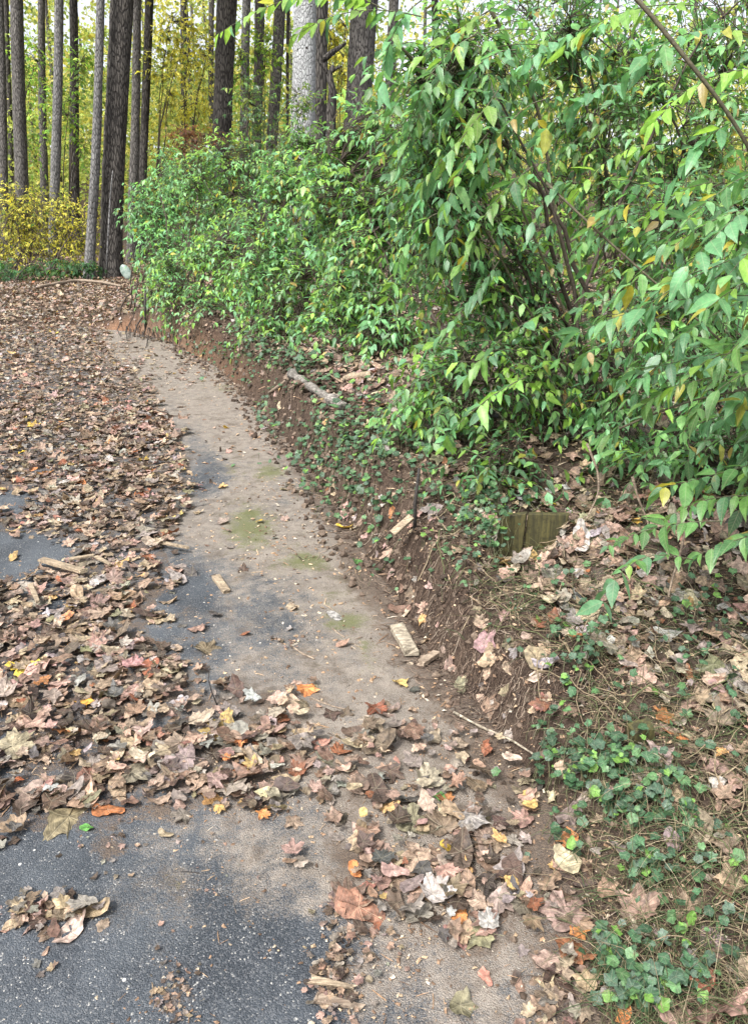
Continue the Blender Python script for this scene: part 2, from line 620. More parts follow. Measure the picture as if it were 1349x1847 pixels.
    h = math_(nt, 'ADD', math_(nt, 'MULTIPLY', v.outputs['Distance'], -0.6), math_(nt, 'MULTIPLY', n3, 0.9))
    h = math_(nt, 'ADD', h, math_(nt, 'MULTIPLY', n2, 0.8))
    bump(nt, h, bs, 0.8, 0.006)
    return m


LEFT = [(-900, 508), (238, 508), (246, 575), (180, 598), (200, 640), (262, 690), (300, 760), (345, 830), (340, 930), (295, 990), (320, 1040), (265, 1110), (285, 1180), (330, 1225), (385, 1258), (560, 1245), (610, 1265), (530, 1300), (575, 1350), (530, 1440), (430, 1445), (300, 1470), (180, 1500), (60, 1500), (-60, 1470), (-400, 1480), (-2500, 1500)]
HOLES = [[(-300, 965), (60, 960), (150, 985), (140, 1010), (60, 1035), (85, 1055), (30, 1072), (-100, 1085), (-400, 1085)], [(-200, 880), (40, 885), (80, 905), (20, 930), (-200, 930)], [(-200, 1325), (25, 1330), (30, 1390), (-200, 1400)], [(70, 1075), (120, 1075), (110, 1110), (70, 1110)]]
RIGHT = [(590, 1340), (700, 1310), (860, 1330), (960, 1420), (1050, 1560), (1090, 1700), (1060, 1800), (960, 1810), (930, 1740), (800, 1715), (700, 1700), (610, 1650), (575, 1500)]
MIDP = [(400, 1262), (720, 1235), (860, 1330), (600, 1500), (430, 1450)]


# ------------------------------------------------------------------ ground sheet
def blobattr(px, py, pts):
    r = np.zeros(np.shape(px))
    for (x, y, rx, ry, v) in pts:
        q = ((px - x) / rx) ** 2 + ((py - y) / ry) ** 2
        r = np.maximum(r, v * np.exp(-q * 1.3))
    return r


def build_ground():
    ys = [-25, -12, -6, -3, -1.5, -0.6, 0, 0.3]
    y = 0.55
    while y < 30:
        ys.append(y)
        y += max(0.011 * y, 0.012)
    while y < 170:
        ys.append(y)
        y *= 1.06
    ys = np.array(ys)
    u = np.linspace(-1, 1.0, 640)
    u = .42 * u + .58 * u ** 3
    Y = np.repeat(ys[:, None], len(u), 1)
    W = 0.95 * np.clip(Y, 0.5, None) + 1.6 + np.where(Y < 0, 20, 0)
    X = u[None] * W
    Z, d, h = terrain(X, Y, True)
    dv = (d < 0) & (Y < 13.4)
    Z = np.where(dv, Z - 0.02 * sstep(0, 0.05, -d) - 0.002, Z)
    V = np.stack([X, Y, Z], -1).reshape(-1, 3)
    nr, nc = Y.shape
    i = np.arange(nr - 1)[:, None] * nc
    j = np.arange(nc - 1)[None]
    T = np.stack([i + j, i + j + 1, i + nc + j + 1, i + nc + j], -1).reshape(-1, 4)
    px, py, dep = proj(V)
    clay = blobattr(px, py, [(225, 603, 55, 18, 1.0), (290, 615, 60, 22, 0.6), (350, 635, 60, 25, 0.45), (420, 672, 50, 25, 0.3)]) * (dep > 0.5)
    clay = np.where((d.ravel() > -0.3) & (d.ravel() < 0.75), clay, clay * 0.25)
    clay = clay + 0.05 * np.where((d.ravel() > 0) & (d.ravel() < 0.45), 1, 0) * np.clip(h.ravel() * 3, 0, 1)
    sand = np.where((V[:, 1] > 9) & (V[:, 1] < 14), blobattr(px, py, [(230, 630, 90, 30, 1)]), 0)
    me = mk_mesh("ground", V, T, mats=[ground_mat()], attrs={"clay": clay, "sand": sand})
    link("ground", me, kind="structure")


build_ground()

DIRT = np.array([(100, 1800, .14), (100, 1560, .0), (20, 1720, .12), (300, 1640, .42), (230, 1600, .35), (450, 1560, .68), (560, 1600, .7), (330, 1720, .3), (450, 1740, .08), (200, 1740, .18),
                 (560, 1740, .06), (540, 1810, .06), (650, 1780, .8), (800, 1760, .7), (950, 1800, .75), (800, 1830, .65), (900, 1750, .8), (300, 1520, .45), (500, 1450, .6), (650, 1400, 1), (600, 1300, .9),
                 (450, 1210, .62), (400, 1130, .5), (345, 1070, .2), (430, 1060, .62), (480, 1130, .5), (600, 1150, .75), (680, 1150, 1), (650, 1050, 1), (500, 1000, .95),
                 (400, 950, .85), (450, 880, .8), (380, 860, .45), (450, 800, 1), (400, 720, 1), (300, 660, 1), (250, 620, 1), (350, 640, 1), (100, 1000, .0), (20, 1040, 0),
                 (20, 900, .1), (200, 800, .4), (100, 700, .4), (-200, 1000, .1), (-200, 1600, .05), (850, 1400, 1), (950, 1600, 1), (750, 1550, .9), (720, 1650, .8), (330, 1160, .35), (-400, 700, .3)])


def build_driveway():
    ys = [-8, -4, -2, -1, -0.4, 0, 0.3]
    y = 0.55
    while y < 13.2:
        ys.append(y)
        y += max(0.0085 * y, 0.010)
    ys = np.array(ys)
    u = np.concatenate([[0, 0.003], np.linspace(0.006, 1, 330)])
    o = np.argsort(TOE[:, 1])
    toe_x = np.interp(ys, TOE[o, 1], TOE[o, 0])
    Y = np.repeat(ys[:, None], len(u), 1)
    W = (toe_x + 0.85 * np.clip(ys, 0.5, None) + 1.5)[:, None]
    W = np.maximum(W, 1.0)
    edge = (vnoise(ys, ys * 0, 7, 4) - 0.5)[:, None] * 0.05
    X = toe_x[:, None] + 0.02 + edge - u[None] * W
    Z = SLOPE * Y + 0.004 + (vnoise(X, Y, 1.4, 6) - 0.5) * 0.02 * sstep(0.0, 0.3, u[None] * W) + (vnoise(X, Y, 30, 7) - 0.5) * 0.003
    Z[:, 0] -= 0.03
    V = np.stack([X, Y, Z], -1).reshape(-1, 3)
    nr, nc = Y.shape
    i = np.arange(nr - 1)[:, None] * nc
    j = np.arange(nc - 1)[None]
    T = np.stack([i + j, i + nc + j, i + nc + j + 1, i + j + 1], -1).reshape(-1, 4)
    px, py, dep = proj(V)
    num = np.zeros(len(V))
    den = np.zeros(len(V))
    for (x, yy, v) in DIRT:
        sc = np.clip((yy - 400) / 500, 0.3, 2)
        q = ((px - x) ** 2 + ((py - yy) * 1.4) ** 2) / (sc * 60) ** 2 + 0.08
        w = 1 / q ** 1.8
        num += w * v
        den += w
    dirt = num / den
    # shoulder next to the bank always carries soil
    dd, hh = toe_dist(V[:, 0], V[:, 1])
    moss = blobattr(px, py, [(530, 1010, 110, 70, .42), (600, 1100, 90, 90, .42), (440, 860, 70, 70, .35), (450, 950, 60, 55, 1.0), (550, 1012, 60, 25, .9), (625, 1118, 75, 28, .85), (490, 852, 45, 22, .8), (420, 700, 90, 20, .5), (660, 1180, 30, 80, .55), (320, 1195, 30, 12, .5)])
    soil = 0.95 * sstep(-0.30, -0.03, dd) * sstep(12, 3, V[:, 1])
    soil = np.maximum(soil, blobattr(px, py, [(230, 625, 90, 25, .6), (480, 800, 50, 130, .3), (560, 1080, 40, 120, .35), (310, 1800, 60, 70, .6), (610, 1780, 60, 110, .75), (500, 1160, 70, 18, .4), (200, 1530, 60, 45, .75), (300, 1470, 120, 30, .6), (80, 1660, 70, 40, .4), (340, 1130, 60, 200, .35), (880, 1370, 150, 60, .5), (650, 1250, 200, 40, .4)]))
    under = inpoly(px, py, LEFT) & (dep > .3)
    for hpoly in HOLES:
        under &= ~inpoly(px, py, hpoly)
    soil = np.maximum(soil, np.where(under, .62, 0))
    soil = np.maximum(soil, np.where(inpoly(px, py, RIGHT) & (dep > .3), .45, 0))
    me = mk_mesh("driveway", V, T, mats=[driveway_mat()], attrs={"dirt": dirt, "moss": moss, "soil": soil})
    link("driveway", me, kind="structure")


build_driveway()

# ------------------------------------------------------------------ leaf templates
def tpl_shrub(nst=5, droop=0.22, fold=0.10, wid=0.23, curl=0.0):
    xs = {5: [0, .12, .32, .58, .82, 1], 3: [0, .3, .7, 1], 2: [0, .42, 1]}[nst]
    ws = {5: [0, .62, 1.0, .82, .32, 0], 3: [0, 1, .72, 0], 2: [0, 1, 0]}[nst]
    V, T = [], []
    for x, w in zip(xs, ws):
        z = -droop * x * x + curl * x
        V += [(x, 0, z), (x, w * wid, z + fold * w * wid * 2), (x, -w * wid, z + fold * w * wid * 2)]
    for i in range(len(xs) - 1):
        a, b = i * 3, i * 3 + 3
        for s in (1, 2):
            q = (a, b, b + s, a + s) if s == 2 else (a, a + s, b + s, b)
            if i == 0:
                T.append((a, b, b + s) if s == 2 else (a, b + s, b))
            elif i == len(xs) - 2:
                T.append((a, b, a + s) if s == 2 else (a, a + s, b))
            else:
                T += [(q[0], q[1], q[2]), (q[0], q[2], q[3])]
    V = np.array(V, float)
    sh = np.ones(len(V))
    sh[0::3] = 1.12
    return V, np.array(T), sh


MAPLE = [(0, 1.0), (7, .86), (13, .84), (19, .68), (27, .60), (33, .72), (41, .80), (50, .96), (57, .82), (66, .76), (74, .62), (84, .55), (95, .60), (108, .70), (122, .56), (140, .46), (160, .36)]
OAK = [(0, .95), (14, .80), (24, .62), (38, .66), (50, .52), (66, .58), (82, .42), (104, .50), (125, .42), (150, .45), (168, .5)]
OVAL = [(0, 1.0), (12, .86), (26, .66), (45, .52), (70, .45), (95, .44), (120, .52), (145, .68), (165, .8)]
TULIP = [(0, .55), (10, .60), (24, .85), (33, .82), (45, .6), (60, .5), (80, .62), (100, .78), (112, .6), (135, .45), (160, .4)]
ROUGH = [(0, .9), (40, .6), (85, .65), (130, .5), (170, .55)]


def tpl_lobed(shape, r, curl=0.35, rings=(0.5,), stalk=True, crumple=0.08):
    a = []
    for t, q in shape:
        a.append((math.radians(t), q))
    full = [(t, q) for t, q in a] + [(-t, q) for t, q in a[::-1] if t > 0]
    th = np.array([t for t, q in full]) + r.normal(0, 0.035, len(full))
    rr = np.array([q for t, q in full]) * (1 + r.normal(0, 0.07, len(full)))
    if r.random() < 0.25:                       # a torn edge
        k0 = r.integers(len(full))
        rr[k0:k0 + 3] *= r.uniform(0.55, 0.8)
    n = len(full)
    V = [(0, 0, 0)]
    for f in list(rings) + [1.0]:
        for t, q in zip(th, rr):
            q2 = q * f if f == 1 else f * (0.35 + 0.55 * q)
            V.append((math.cos(t) * q2, math.sin(t) * q2, 0))
    V = np.array(V, float)
    T = [(0, 1 + k, 1 + (k + 1) % n) for k in range(n)]
    for g in range(len(rings)):
        o, p = 1 + g * n, 1 + (g + 1) * n
        for k in range(n):
            k2 = (k + 1) % n
            T += [(o + k, p + k, p + k2), (o + k, p + k2, o + k2)]
    R = np.hypot(V[:, 0], V[:, 1])
    A = np.arctan2(V[:, 1], V[:, 0])
    ph = r.uniform(0, 6.28, 4)
    z = curl * (R ** 2) * (0.55 * r.uniform(-0.3, 1) + 0.6 * np.cos(2 * A + ph[0]) * r.uniform(.2, 1) + 0.35 * np.cos(3 * A + ph[1]) + 0.25 * np.cos(5 * A + ph[2]))
    z += r.normal(0, crumple, len(V)) * R
    z += 0.10 * np.abs(V[:, 1]) * r.uniform(-1, 1.5)
    V[:, 2] = z
    # rolled edge
    if r.random() < 0.6:
        ax = r.uniform(0, 6.28)
        s = V[:, 0] * math.cos(ax) + V[:, 1] * math.sin(ax)
        e = np.clip(s - 0.25, 0, None)
        lift = r.uniform(0.25, 0.9) * (1 if r.random() < .75 else -.5)
        V[:, 2] += lift * e
        V[:, 0] -= math.cos(ax) * e * 0.55 * abs(lift)
        V[:, 1] -= math.sin(ax) * e * 0.55 * abs(lift)
    sh = 1 + r.normal(0, 0.17, len(V))
    sh[0] = 1.2
    T = np.array(T)
    if stalk:
        o = len(V)
        L = r.uniform(0.5, 0.9)
        b = r.uniform(-0.35, 0.35)
        w = 0.018
        pts = [(-0.02, 0, 0.015), (-0.5 * L, b * 0.4, 0.03), (-L, b, 0.02)]
        sv = []
        for p in pts:
            sv += [(p[0], p[1] + w, p[2]), (p[0], p[1] - w, p[2]), (p[0], p[1], p[2] + w * 1.6)]
        st = []
        for g in range(2):
            for k in range(3):
                k2 = (k + 1) % 3
                st += [(o + g * 3 + k, o + g * 3 + 3 + k, o + g * 3 + 3 + k2), (o + g * 3 + k, o + g * 3 + 3 + k2, o + g * 3 + k2)]
        V = np.vstack([V, sv])
        T = np.vstack([T, st])
        sh = np.concatenate([sh, np.full(9, 0.75)])
    V[:, 2] *= .78
    V[:, 2] -= np.percentile(V[:, 2], 12)
    return V, T, sh


tr = np.random.default_rng(5)
T_HI = {'maple': [tpl_lobed(MAPLE, tr, tr.uniform(.2, .65)) for _ in range(16)],
        'oak': [tpl_lobed(OAK, tr, tr.uniform(.2, .65)) for _ in range(6)],
        'oval': [tpl_lobed(OVAL, tr, tr.uniform(.3, .8)) for _ in range(6)],
        'tulip': [tpl_lobed(TULIP, tr, tr.uniform(.2, .65)) for _ in range(8)]}
T_MID = [tpl_lobed(s, tr, tr.uniform(.25, .7), (0.5,), False, .1) for s in (OAK, OVAL, TULIP, OAK, TULIP, OVAL, MAPLE, MAPLE, MAPLE, MAPLE) for _ in range(3)]
T_LOW = [tpl_lobed(ROUGH, tr, tr.uniform(.4, 1.0), (), False, .2) for _ in range(12)]

# ------------------------------------------------------------------ trees
def trunk_mesh(base, top_pt, r0, r1, H, seed, mat, limbs=True, flare=1.5, wob=0.03):
    r = np.random.default_rng(seed)
    base = np.array(base, float)
    ax = (np.array(top_pt, float) - base)
    ax = ax / ax[2]
    k = 34
    hs_ = np.concatenate([[-0.4, 0.0, 0.15, 0.4, 0.8], np.linspace(1.3, H, k - 5)])
    C = base + hs_[:, None] * ax
    ph = r.uniform(0, 6.28, 4)
    C[:, 0] += wob * np.sin(hs_ * 0.5 + ph[0]) * np.clip(hs_ / 3, 0, 1)
    C[:, 1] += wob * np.sin(hs_ * 0.43 + ph[1]) * np.clip(hs_ / 3, 0, 1)
    f = np.clip(hs_ / H, 0, 1)
    R = r0 * (1 - f) + r1 * f
    R = R * (1 + (flare - 1) * np.exp(-np.clip(hs_, 0, None) / 0.35))
    sides = 18
    th = np.linspace(0, 2 * np.pi, sides, endpoint=False)
    rg = R[:, None] * (1 + 0.035 * np.sin(3 * th + ph[2])[None] + 0.04 * r.normal(0, 1, (k, sides)) * 0.5)
    root = 0.16 * np.exp(-np.clip(hs_, 0, None) / 0.4)[:, None] * np.cos(5 * th + ph[3])[None]
    rg = rg * (1 + root)
    V = C[:, None, :] + np.stack([np.cos(th)[None] * rg, np.sin(th)[None] * rg, np.zeros_like(rg)], -1)
    i = np.arange(k - 1)[:, None] * sides
    j = np.arange(sides)[None]
    j2 = (j + 1) % sides
    q = np.stack([i + j, i + j2, i + sides + j2, i + sides + j], -1).reshape(-1, 4)
    T = np.concatenate([q[:, [0, 1, 2]], q[:, [0, 2, 3]]])
    parts_ = [(V.reshape(-1, 3), T, (1, 1, 1))]
    if limbs:
        n = 7
        hh = r.uniform(0.78, 0.98, n) * H
        a = r.uniform(0, 6.28, n)
        p0 = base + hh[:, None] * ax
        L = r.uniform(1.4, 3.0, n)
        p2 = p0 + np.stack([np.cos(a) * L, np.sin(a) * L, L * r.uniform(.4, 1.0, n)], -1)
        p1 = (p0 + p2) / 2 + np.array([0, 0, -0.2])
        Pl = bez(p0, p1, p2, 6)
        Rl = np.linspace(1, .25, 6)[None] * (r1 * 0.45) * np.ones((n, 1))
        v, t = tubes(Pl, Rl, 6)
        parts_.append((v, t, (1, 1, 1)))
    Vv, Tt, _ = merge(parts_)
    return mk_mesh("trunk", Vv, Tt, mats=[mat]), base + H * ax


def crown_mesh(seed):
    r = np.random.default_rng(seed)
    nc = 46
    cc = norm(r.normal(0, 1, (nc, 3))) * r.uniform(.3, 1, (nc, 1)) * np.array([3.0, 3.0, 2.6]) + np.array([0, 0, 1.2])
    n = 1500
    c = cc[r.integers(nc, size=n)] + r.normal(0, .42, (n, 3))
    X = norm(r.normal(0, 1, (n, 3)))
    Z = norm(np.cross(X, r.normal(0, 1, (n, 3))))
    Yv = np.cross(Z, X)
    tV, tT, sh = tpl_shrub(2, wid=.35)
    pal = np.array([(.28, .26, .03), (.14, .19, .03), (.4, .33, .04), (.10, .15, .03)])
    col = pal[r.integers(4, size=n)] * r.uniform(.7, 1.2, (n, 1))
    V, T, Cc = stamp(tV, tT, c, X, Yv, Z, r.uniform(.16, .3, n), col, sh)
    return V, T, Cc


CROWNS = [mk_mesh("crown", *crown_mesh(50 + k), mats=[M_FAR]) for k in range(3)]

# (top px x at py 12, width px, foot px (x, y), width px, depth m, bark, label)
TREES = [
    (0, 10, 8, 360, 17, 31, B_BROWN, "brown tree trunk cut by the left photo edge behind the yellow bush"),
    (13, 8, 21, 330, 10, 40, B_DARK, "thin dark trunk between the left edge trunk and a wide brown one"),
    (32, 22, 40, 352, 24, 30, B_BROWN, "wide straight brown trunk standing behind the left end of the yellow bush"),
    (76, 12, 80, 330, 15, 36, B_BROWN, "slim brown trunk standing just left of a spotted grey trunk"),
    (106, 15, 98, 398, 18, 27.6, B_GREY, "spotted grey trunk rising out of the middle of the yellow bush"),
    (132, 12, 135, 345, 19, 34, B_DARK, "dark trunk with a side stub between the spotted grey and pale leaning trunks"),
    (182, 13, 163, 458, 18, 23.4, B_GREY, "smooth pale grey trunk leaning right beside the thick dark trunk"),
    (219, 40, 200, 500, 38, 24.0, B_DARK, "thickest dark rough trunk whose foot stands in the leaf litter"),
    (247, 14, 241, 335, 19, 29, B_BROWN, "brown trunk close behind the right side of the thickest dark trunk"),
    (268, 15, 259, 335, 15, 30, B_DARK, "dark trunk at the left end of the green thicket, second right of the thickest trunk"),
    (332, 11, 332, 215, 12, 42, B_DARK, "lone thin dark trunk above the reddish shrub with yellow leaves around"),
    (383, 10, 382, 238, 10, 40, B_BROWN, "narrow brown trunk pressed against a thick dark trunk by the reddish shrub"),
    (411, 35, 400, 245, 32, 27, B_DARK, "thick dark trunk standing just right of the reddish shrub"),
    (446, 16, 441, 190, 17, 36, B_GREY, "grey trunk next right of the thick dark trunk by the reddish shrub"),
    (468, 18, 464, 190, 18, 34, B_BROWN, "brown trunk touching a grey one, left of the pale speckled trunk"),
    (504, 21, 494, 200, 21, 33, B_BROWN, "brown trunk standing alone a little left of the pale speckled trunk"),
    (521, 6, 519, 190, 6, 38, B_DARK, "pole-thin dark trunk tight against the left side of the pale trunk"),
    (548, 44, 545, 235, 52, 17.5, B_PALE, "thick pale grey trunk with speckled bark rising from the green thicket"),
    (578, 26, 574, 200, 28, 21, B_DARK, "dark trunk half hidden behind the right side of the pale trunk"),
    (657, 46, 645, 175, 42, 22, B_BROWN, "wide grey brown trunk right of the pale trunk above the thicket"),
    (709, 18, 700, 170, 18, 30, B_BROWN, "slim trunk seen against white sky right of the wide grey brown trunk"),
    (783, 14, 786, 160, 15, 32, B_DARK, "dark trunk half screened by the tall green bush"),
]
for i, (tx, tw, bx, by, bw, Y, mat, lab) in enumerate(TREES):
    foot = at(bx, by, Y)
    gz = float(terrain(foot[0], foot[1]))
    top = at(tx, 12, Y)
    ax = (top - foot) / (top[2] - foot[2])
    base = foot + ax * (gz - foot[2])
    dep = (foot - C0) @ FW
    r0 = bw / 2 * dep / FPX
    rt = tw / 2 * ((top - C0) @ FW) / FPX
    Htop = top[2] - gz
    H = Htop + 4.0
    r1 = max(r0 + (rt - r0) * (H / max(1.0, top[2] - foot[2])) * 0.7, r0 * 0.55)
    t = thing("tree", lab, "tree", base, "tall straight trees of the wood behind the driveway")
    me, tip = trunk_mesh(base, base + ax, r0, r1, H, 100 + i, mat, flare=1.35 if i in (7, 6, 17) else 1.2)
    part("trunk", me, t)
    c = link("crown", CROWNS[i % 3], t)
    c.location = Vector(tip - np.array(base)) + Vector((0, 0, 0.6))
    c.rotation_euler = (0, 0, i * 1.7)

# crooked dead snag right of the pale trunk
sb = at(598, 250, 19.5)
sb[2] = terrain(sb[0], sb[1])
t = thing("dead_snag", "crooked dark dead snag with a bare side branch right of the pale trunk", "dead tree", sb)
pl = np.array([sb + [0, 0, -0.2], at(597, 200, 19.5), at(600, 165, 19.5), at(594, 135, 19.5), at(601, 118, 19.5)])
V1, T1 = tubes(pl[None], np.array([[.14, .11, .09, .07, .04]]), 8)
part("trunk", mk_mesh("trunk", V1, T1, mats=[B_DARK]), t)
for pp, rr in (([(580, 112), (592, 100), (606, 90), (624, 78)], (.05, .07, .055, .03)), ([(600, 128), (609, 122), (616, 120)], (.04, .03, .02)), ([(596, 140), (586, 122), (580, 108)], (.05, .04, .03))):
    pl = np.array([at(a, b, 19.5) for a, b in pp])
    V1, T1 = tubes(pl[None], np.array([rr]), 7)
    part("branch", mk_mesh("branch", V1, T1, mats=[B_DARK]), t)

# broken pale stake-like sapling leaning on the thickest trunk
st = np.array([at(196, 420, 23.2), at(200, 350, 23.2), at(204, 308, 23.2)])
st = np.vstack([[at(192, 505, 23.2)], st])
st[0, 2] = terrain(st[0, 0], st[0, 1]) - 0.05
V1, T1 = tubes(st[None], np.array([[.03, .027, .022, .012]]), 7)
solo("broken_sapling", mk_mesh("broken_sapling", V1, T1, mats=[B_GREY]), st[0], "broken bare sapling with a pale tip standing against the thickest dark trunk", "dead sapling")


# ------------------------------------------------------------------ far woods as one mass
def build_woods():
    r = np.random.default_rng(21)
    parts_ = []
    tV, tT, sh = tpl_shrub(2, wid=.42, droop=.1)
    nc = 5400
    px = r.uniform(-500, 1900, nc)
    Y = r.uniform(36, 82, nc)
    keep = r.random(nc) < np.where(px < 640, 1.0, np.where(px < 800, .4, .42))
    px, Y = px[keep], Y[keep]
    X = (px - CX) / FPX * Y
    zg = terrain(X, Y)
    hgt = np.where(r.random(len(X)) < 0.6, r.uniform(0.1, 8, len(X)), r.uniform(3, 24, len(X)))
    C = np.stack([X, Y, zg + hgt], -1)
    per = 56
    n = len(C) * per
    idx = np.repeat(np.arange(len(C)), per)
    rad = r.uniform(.3, 1.0, len(C)) * r.choice([.6, 1.0, 1.9], len(C))
    pos = C[idx] + r.normal(0, 1, (n, 3)) * rad[idx][:, None] * np.array([1.2, 1.2, .75])
    xa = norm(r.normal(0, 1, (n, 3)) + np.array([0, 0, -.4]))
    za = norm(np.cross(xa, r.normal(0, 1, (n, 3))))
    ya = np.cross(za, xa)
    pal = np.array([(.55, .52, .15), (.40, .45, .13), (.29, .36, .11), (.60, .55, .17), (.17, .23, .07), (.34, .41, .13)])
    kind = r.integers(6, size=len(C))
    col = pal[kind][idx] * r.uniform(.75, 1.2, (n, 1))
    parts_.append(stamp(tV, tT, pos, xa, ya, za, r.uniform(.16, .34, n) * (Y[idx] / 55), col, sh))
    V, T, Cc = merge(parts_)
    link("background_woods", mk_mesh("background_woods", V, T, Cc, [M_FAR]), kind="stuff",
         label="distant yellow and green autumn foliage of the wood behind the trunks", category="woods")
    # distant poles that read only as a texture between the named trunks
    m = 44
    px = np.concatenate([r.uniform(-300, 720, m - 14), r.uniform(720, 1500, 14)])
    Y = r.uniform(45, 85, m)
    X = (px - CX) / FPX * Y
    zg = terrain(X, Y)
    P0 = np.stack([X, Y, zg - .3], -1)
    lean = r.normal(0, .5, (m, 2))
    P2 = P0 + np.stack([lean[:, 0], lean[:, 1], np.full(m, 26.0)], -1)
    P1 = (P0 + P2) / 2 + np.concatenate([r.normal(0, .2, (m, 2)), np.zeros((m, 1))], 1)
    Pl = bez(P0, P1, P2, 7)
    R = r.uniform(.05, .14, m)[:, None] * np.linspace(1, .7, 7)[None]
    V, T = tubes(Pl, R, 8)
    link("distant_trunks", mk_mesh("distant_trunks", V, T, mats=[B_BROWN]), kind="stuff",
         label="faint thin trunks far back in the wood between the nearer trunks", category="woods")


build_woods()

# ------------------------------------------------------------------ shrubs
GREEN = np.array([(.06, .14, .045), (.08, .18, .055), (.05, .12, .045), (.09, .19, .06), (.065, .155, .075), (.11, .20, .035), (.07, .16, .08)])
BLUEG = np.array([(.06, .15, .065), (.075, .18, .075), (.05, .12, .05), (.09, .2, .08), (.085, .18, .045)])
LIME = np.array([(.11, .2, .035), (.14, .24, .04), (.09, .18, .04), (.2, .25, .05)])
YELLOW = np.array([(.60, .53, .08), (.66, .60, .13), (.50, .47, .07), (.55, .54, .13), (.36, .37, .06)])
RUST = np.array([(.15, .065, .035), (.2, .095, .045), (.12, .055, .03), (.2, .13, .06)])


def blob_world(b):
    px, py, Y, rx, ry = b[:5]
    c = at(px, py, Y)
    d = (c - C0) @ FW
    rxm, rym = rx * d / FPX, ry * d / FPX
    return c, np.array([rxm, b[5] if len(b) > 5 else (rxm + rym) * 0.5, rym])


def shrub(name, label, cat, base, blobs, nleaf, leaf, pal, seed, nst=3, K=5, twig=0.34, shell=0.45, nstem=14, stem_r=0.014,
          accent=None, pacc=0.02, sprays=(), canes=(), group=None, stem_col=(.06, .045, .035), up=0.15, base_jit=0.35, droop=0.26, bright=1.0, mat=None, spray_scale=1.0):
    r = np.random.default_rng(seed)
    base = np.array(base, float)
    base[2] = terrain(base[0], base[1])
    t = thing(name, label, cat, base, group)
    ntw = max(1, int(nleaf / (2 * K + 1)))
    W = np.array([b[3] * b[4] for b in blobs], float)
    if len(W):
        cnt = np.maximum(1, (W / W.sum() * ntw)).astype(int)
    A, O, CT, CH = [], [], [], []
    for b, c_ in zip(blobs, cnt if len(W) else []):
        c, rad = blob_world(b)
        d = norm(r.normal(0, 1, (c_, 3)))
        rr = r.uniform(0, 1, (c_, 1)) ** shell
        lump = 1 + 0.25 * np.sin(d[:, :1] * 5 + seed) * np.cos(d[:, 2:3] * 6 + seed * 2)
        q = d * rr * lump
        ncl = 16
        cd = norm(r.normal(0, 1, (ncl, 3))) * r.uniform(.35, 1.08, (ncl, 1))
        nn = ((q[:, None] - cd[None]) ** 2).sum(-1).argmin(1)
        q = q * .52 + cd[nn] * .48
        A.append(c + q * rad)
        O.append(norm((q * .6 + (q - cd[nn])) * rad))
        CT.append((r.uniform(.72, 1.3, ncl))[nn])
        CH.append(r.integers(len(pal), size=ncl)[nn])
    stems_p = []
    woody = []
    if len(W):
        A = np.concatenate(A)
        O = np.concatenate(O)
        zmin = terrain(A[:, 0], A[:, 1]) + 0.05
        ok = A[:, 2] > zmin
        A, O = A[ok], O[ok]
        CT = np.concatenate(CT)[ok]
        CH = np.concatenate(CH)[ok]
        nt_ = len(A)
        # stems fan out of the base towards a spread of twig anchors
        sel = r.choice(nt_, size=min(nstem, nt_), replace=False)
        p2 = A[sel]
        ns = len(sel)
        bj = np.concatenate([r.normal(0, base_jit, (ns, 2)), np.zeros((ns, 1))], 1)
        p0 = base + bj
        p0[:, 2] = terrain(p0[:, 0], p0[:, 1]) - 0.05
        p1 = p0 * .55 + p2 * .45
        p1[:, 2] = np.maximum(p0[:, 2], p2[:, 2] * .85 + p0[:, 2] * .15) + r.uniform(0, .35, ns)
        SP = bez(p0, p1, p2, 12)
        SP[:, 1:-1] += r.normal(0, .018, (ns, 10, 3))
        SR = np.linspace(1, .3, 12)[None] * stem_r * r.uniform(.6, 1.3, (ns, 1))
        V1, T1 = tubes(SP, SR, 6)
        woody.append((V1, T1, np.array(stem_col)))
        pts = SP[:, 3:].reshape(-1, 3)
        # side branches: twig anchor -> nearest stem point
        step = max(1, nt_ // 700)
        li = np.arange(0, nt_, step)
        best = np.zeros(len(li), int)
        for s0 in range(0, len(li), 400):
            dd = ((A[li[s0:s0 + 400], None, :] - pts[None]) ** 2).sum(-1)
            best[s0:s0 + 400] = dd.argmin(1)
        q0 = pts[best]
        q2 = A[li]
        q1 = (q0 + q2) / 2 + r.normal(0, .06, q0.shape) + np.array([0, 0, .05])
        LP = bez(q0, q1, q2, 5)
        LR = np.linspace(1, .5, 5)[None] * (stem_r * .3) * np.ones((len(li), 1))
        V1, T1 = tubes(LP, LR, 4, False)
        woody.append((V1, T1, np.array(stem_col) * 1.1))
        D = norm(O * .8 + r.normal(0, .45, (nt_, 3)) + np.array([0, 0, up - .25]))
        L = twig * r.uniform(.6, 1.25, nt_)
        e0 = A - D * (L * .3)[:, None]
        e1 = A + D * (L * .25)[:, None] + np.array([0, 0, .04])
        e2 = A + D * (L * .75)[:, None] + np.array([0, 0, -1.0]) * (L * r.uniform(.1, .4, nt_))[:, None]
    else:
        nt_ = 0
        e0 = e1 = e2 = np.zeros((0, 3))
        L = np.zeros(0)
    for sp in sprays:                        # hand-placed twigs: polyline px, depth; leaf scale
        pts3 = np.array([at(a, b, Y) for a, b, Y in sp])
        e0 = np.vstack([e0, pts3[:1]])
        e1 = np.vstack([e1, pts3[1:2] * 2 - (pts3[:1] + pts3[2:3]) / 2])
        e2 = np.vstack([e2, pts3[2:3]])
    ns_ = len(sprays)
    allT = []
    TW = bez(e0, e1, e2, 7)
    V1, T1 = tubes(TW, np.linspace(1, .4, 7)[None] * (stem_r * .22) * np.ones((len(TW), 1)), 4, False)
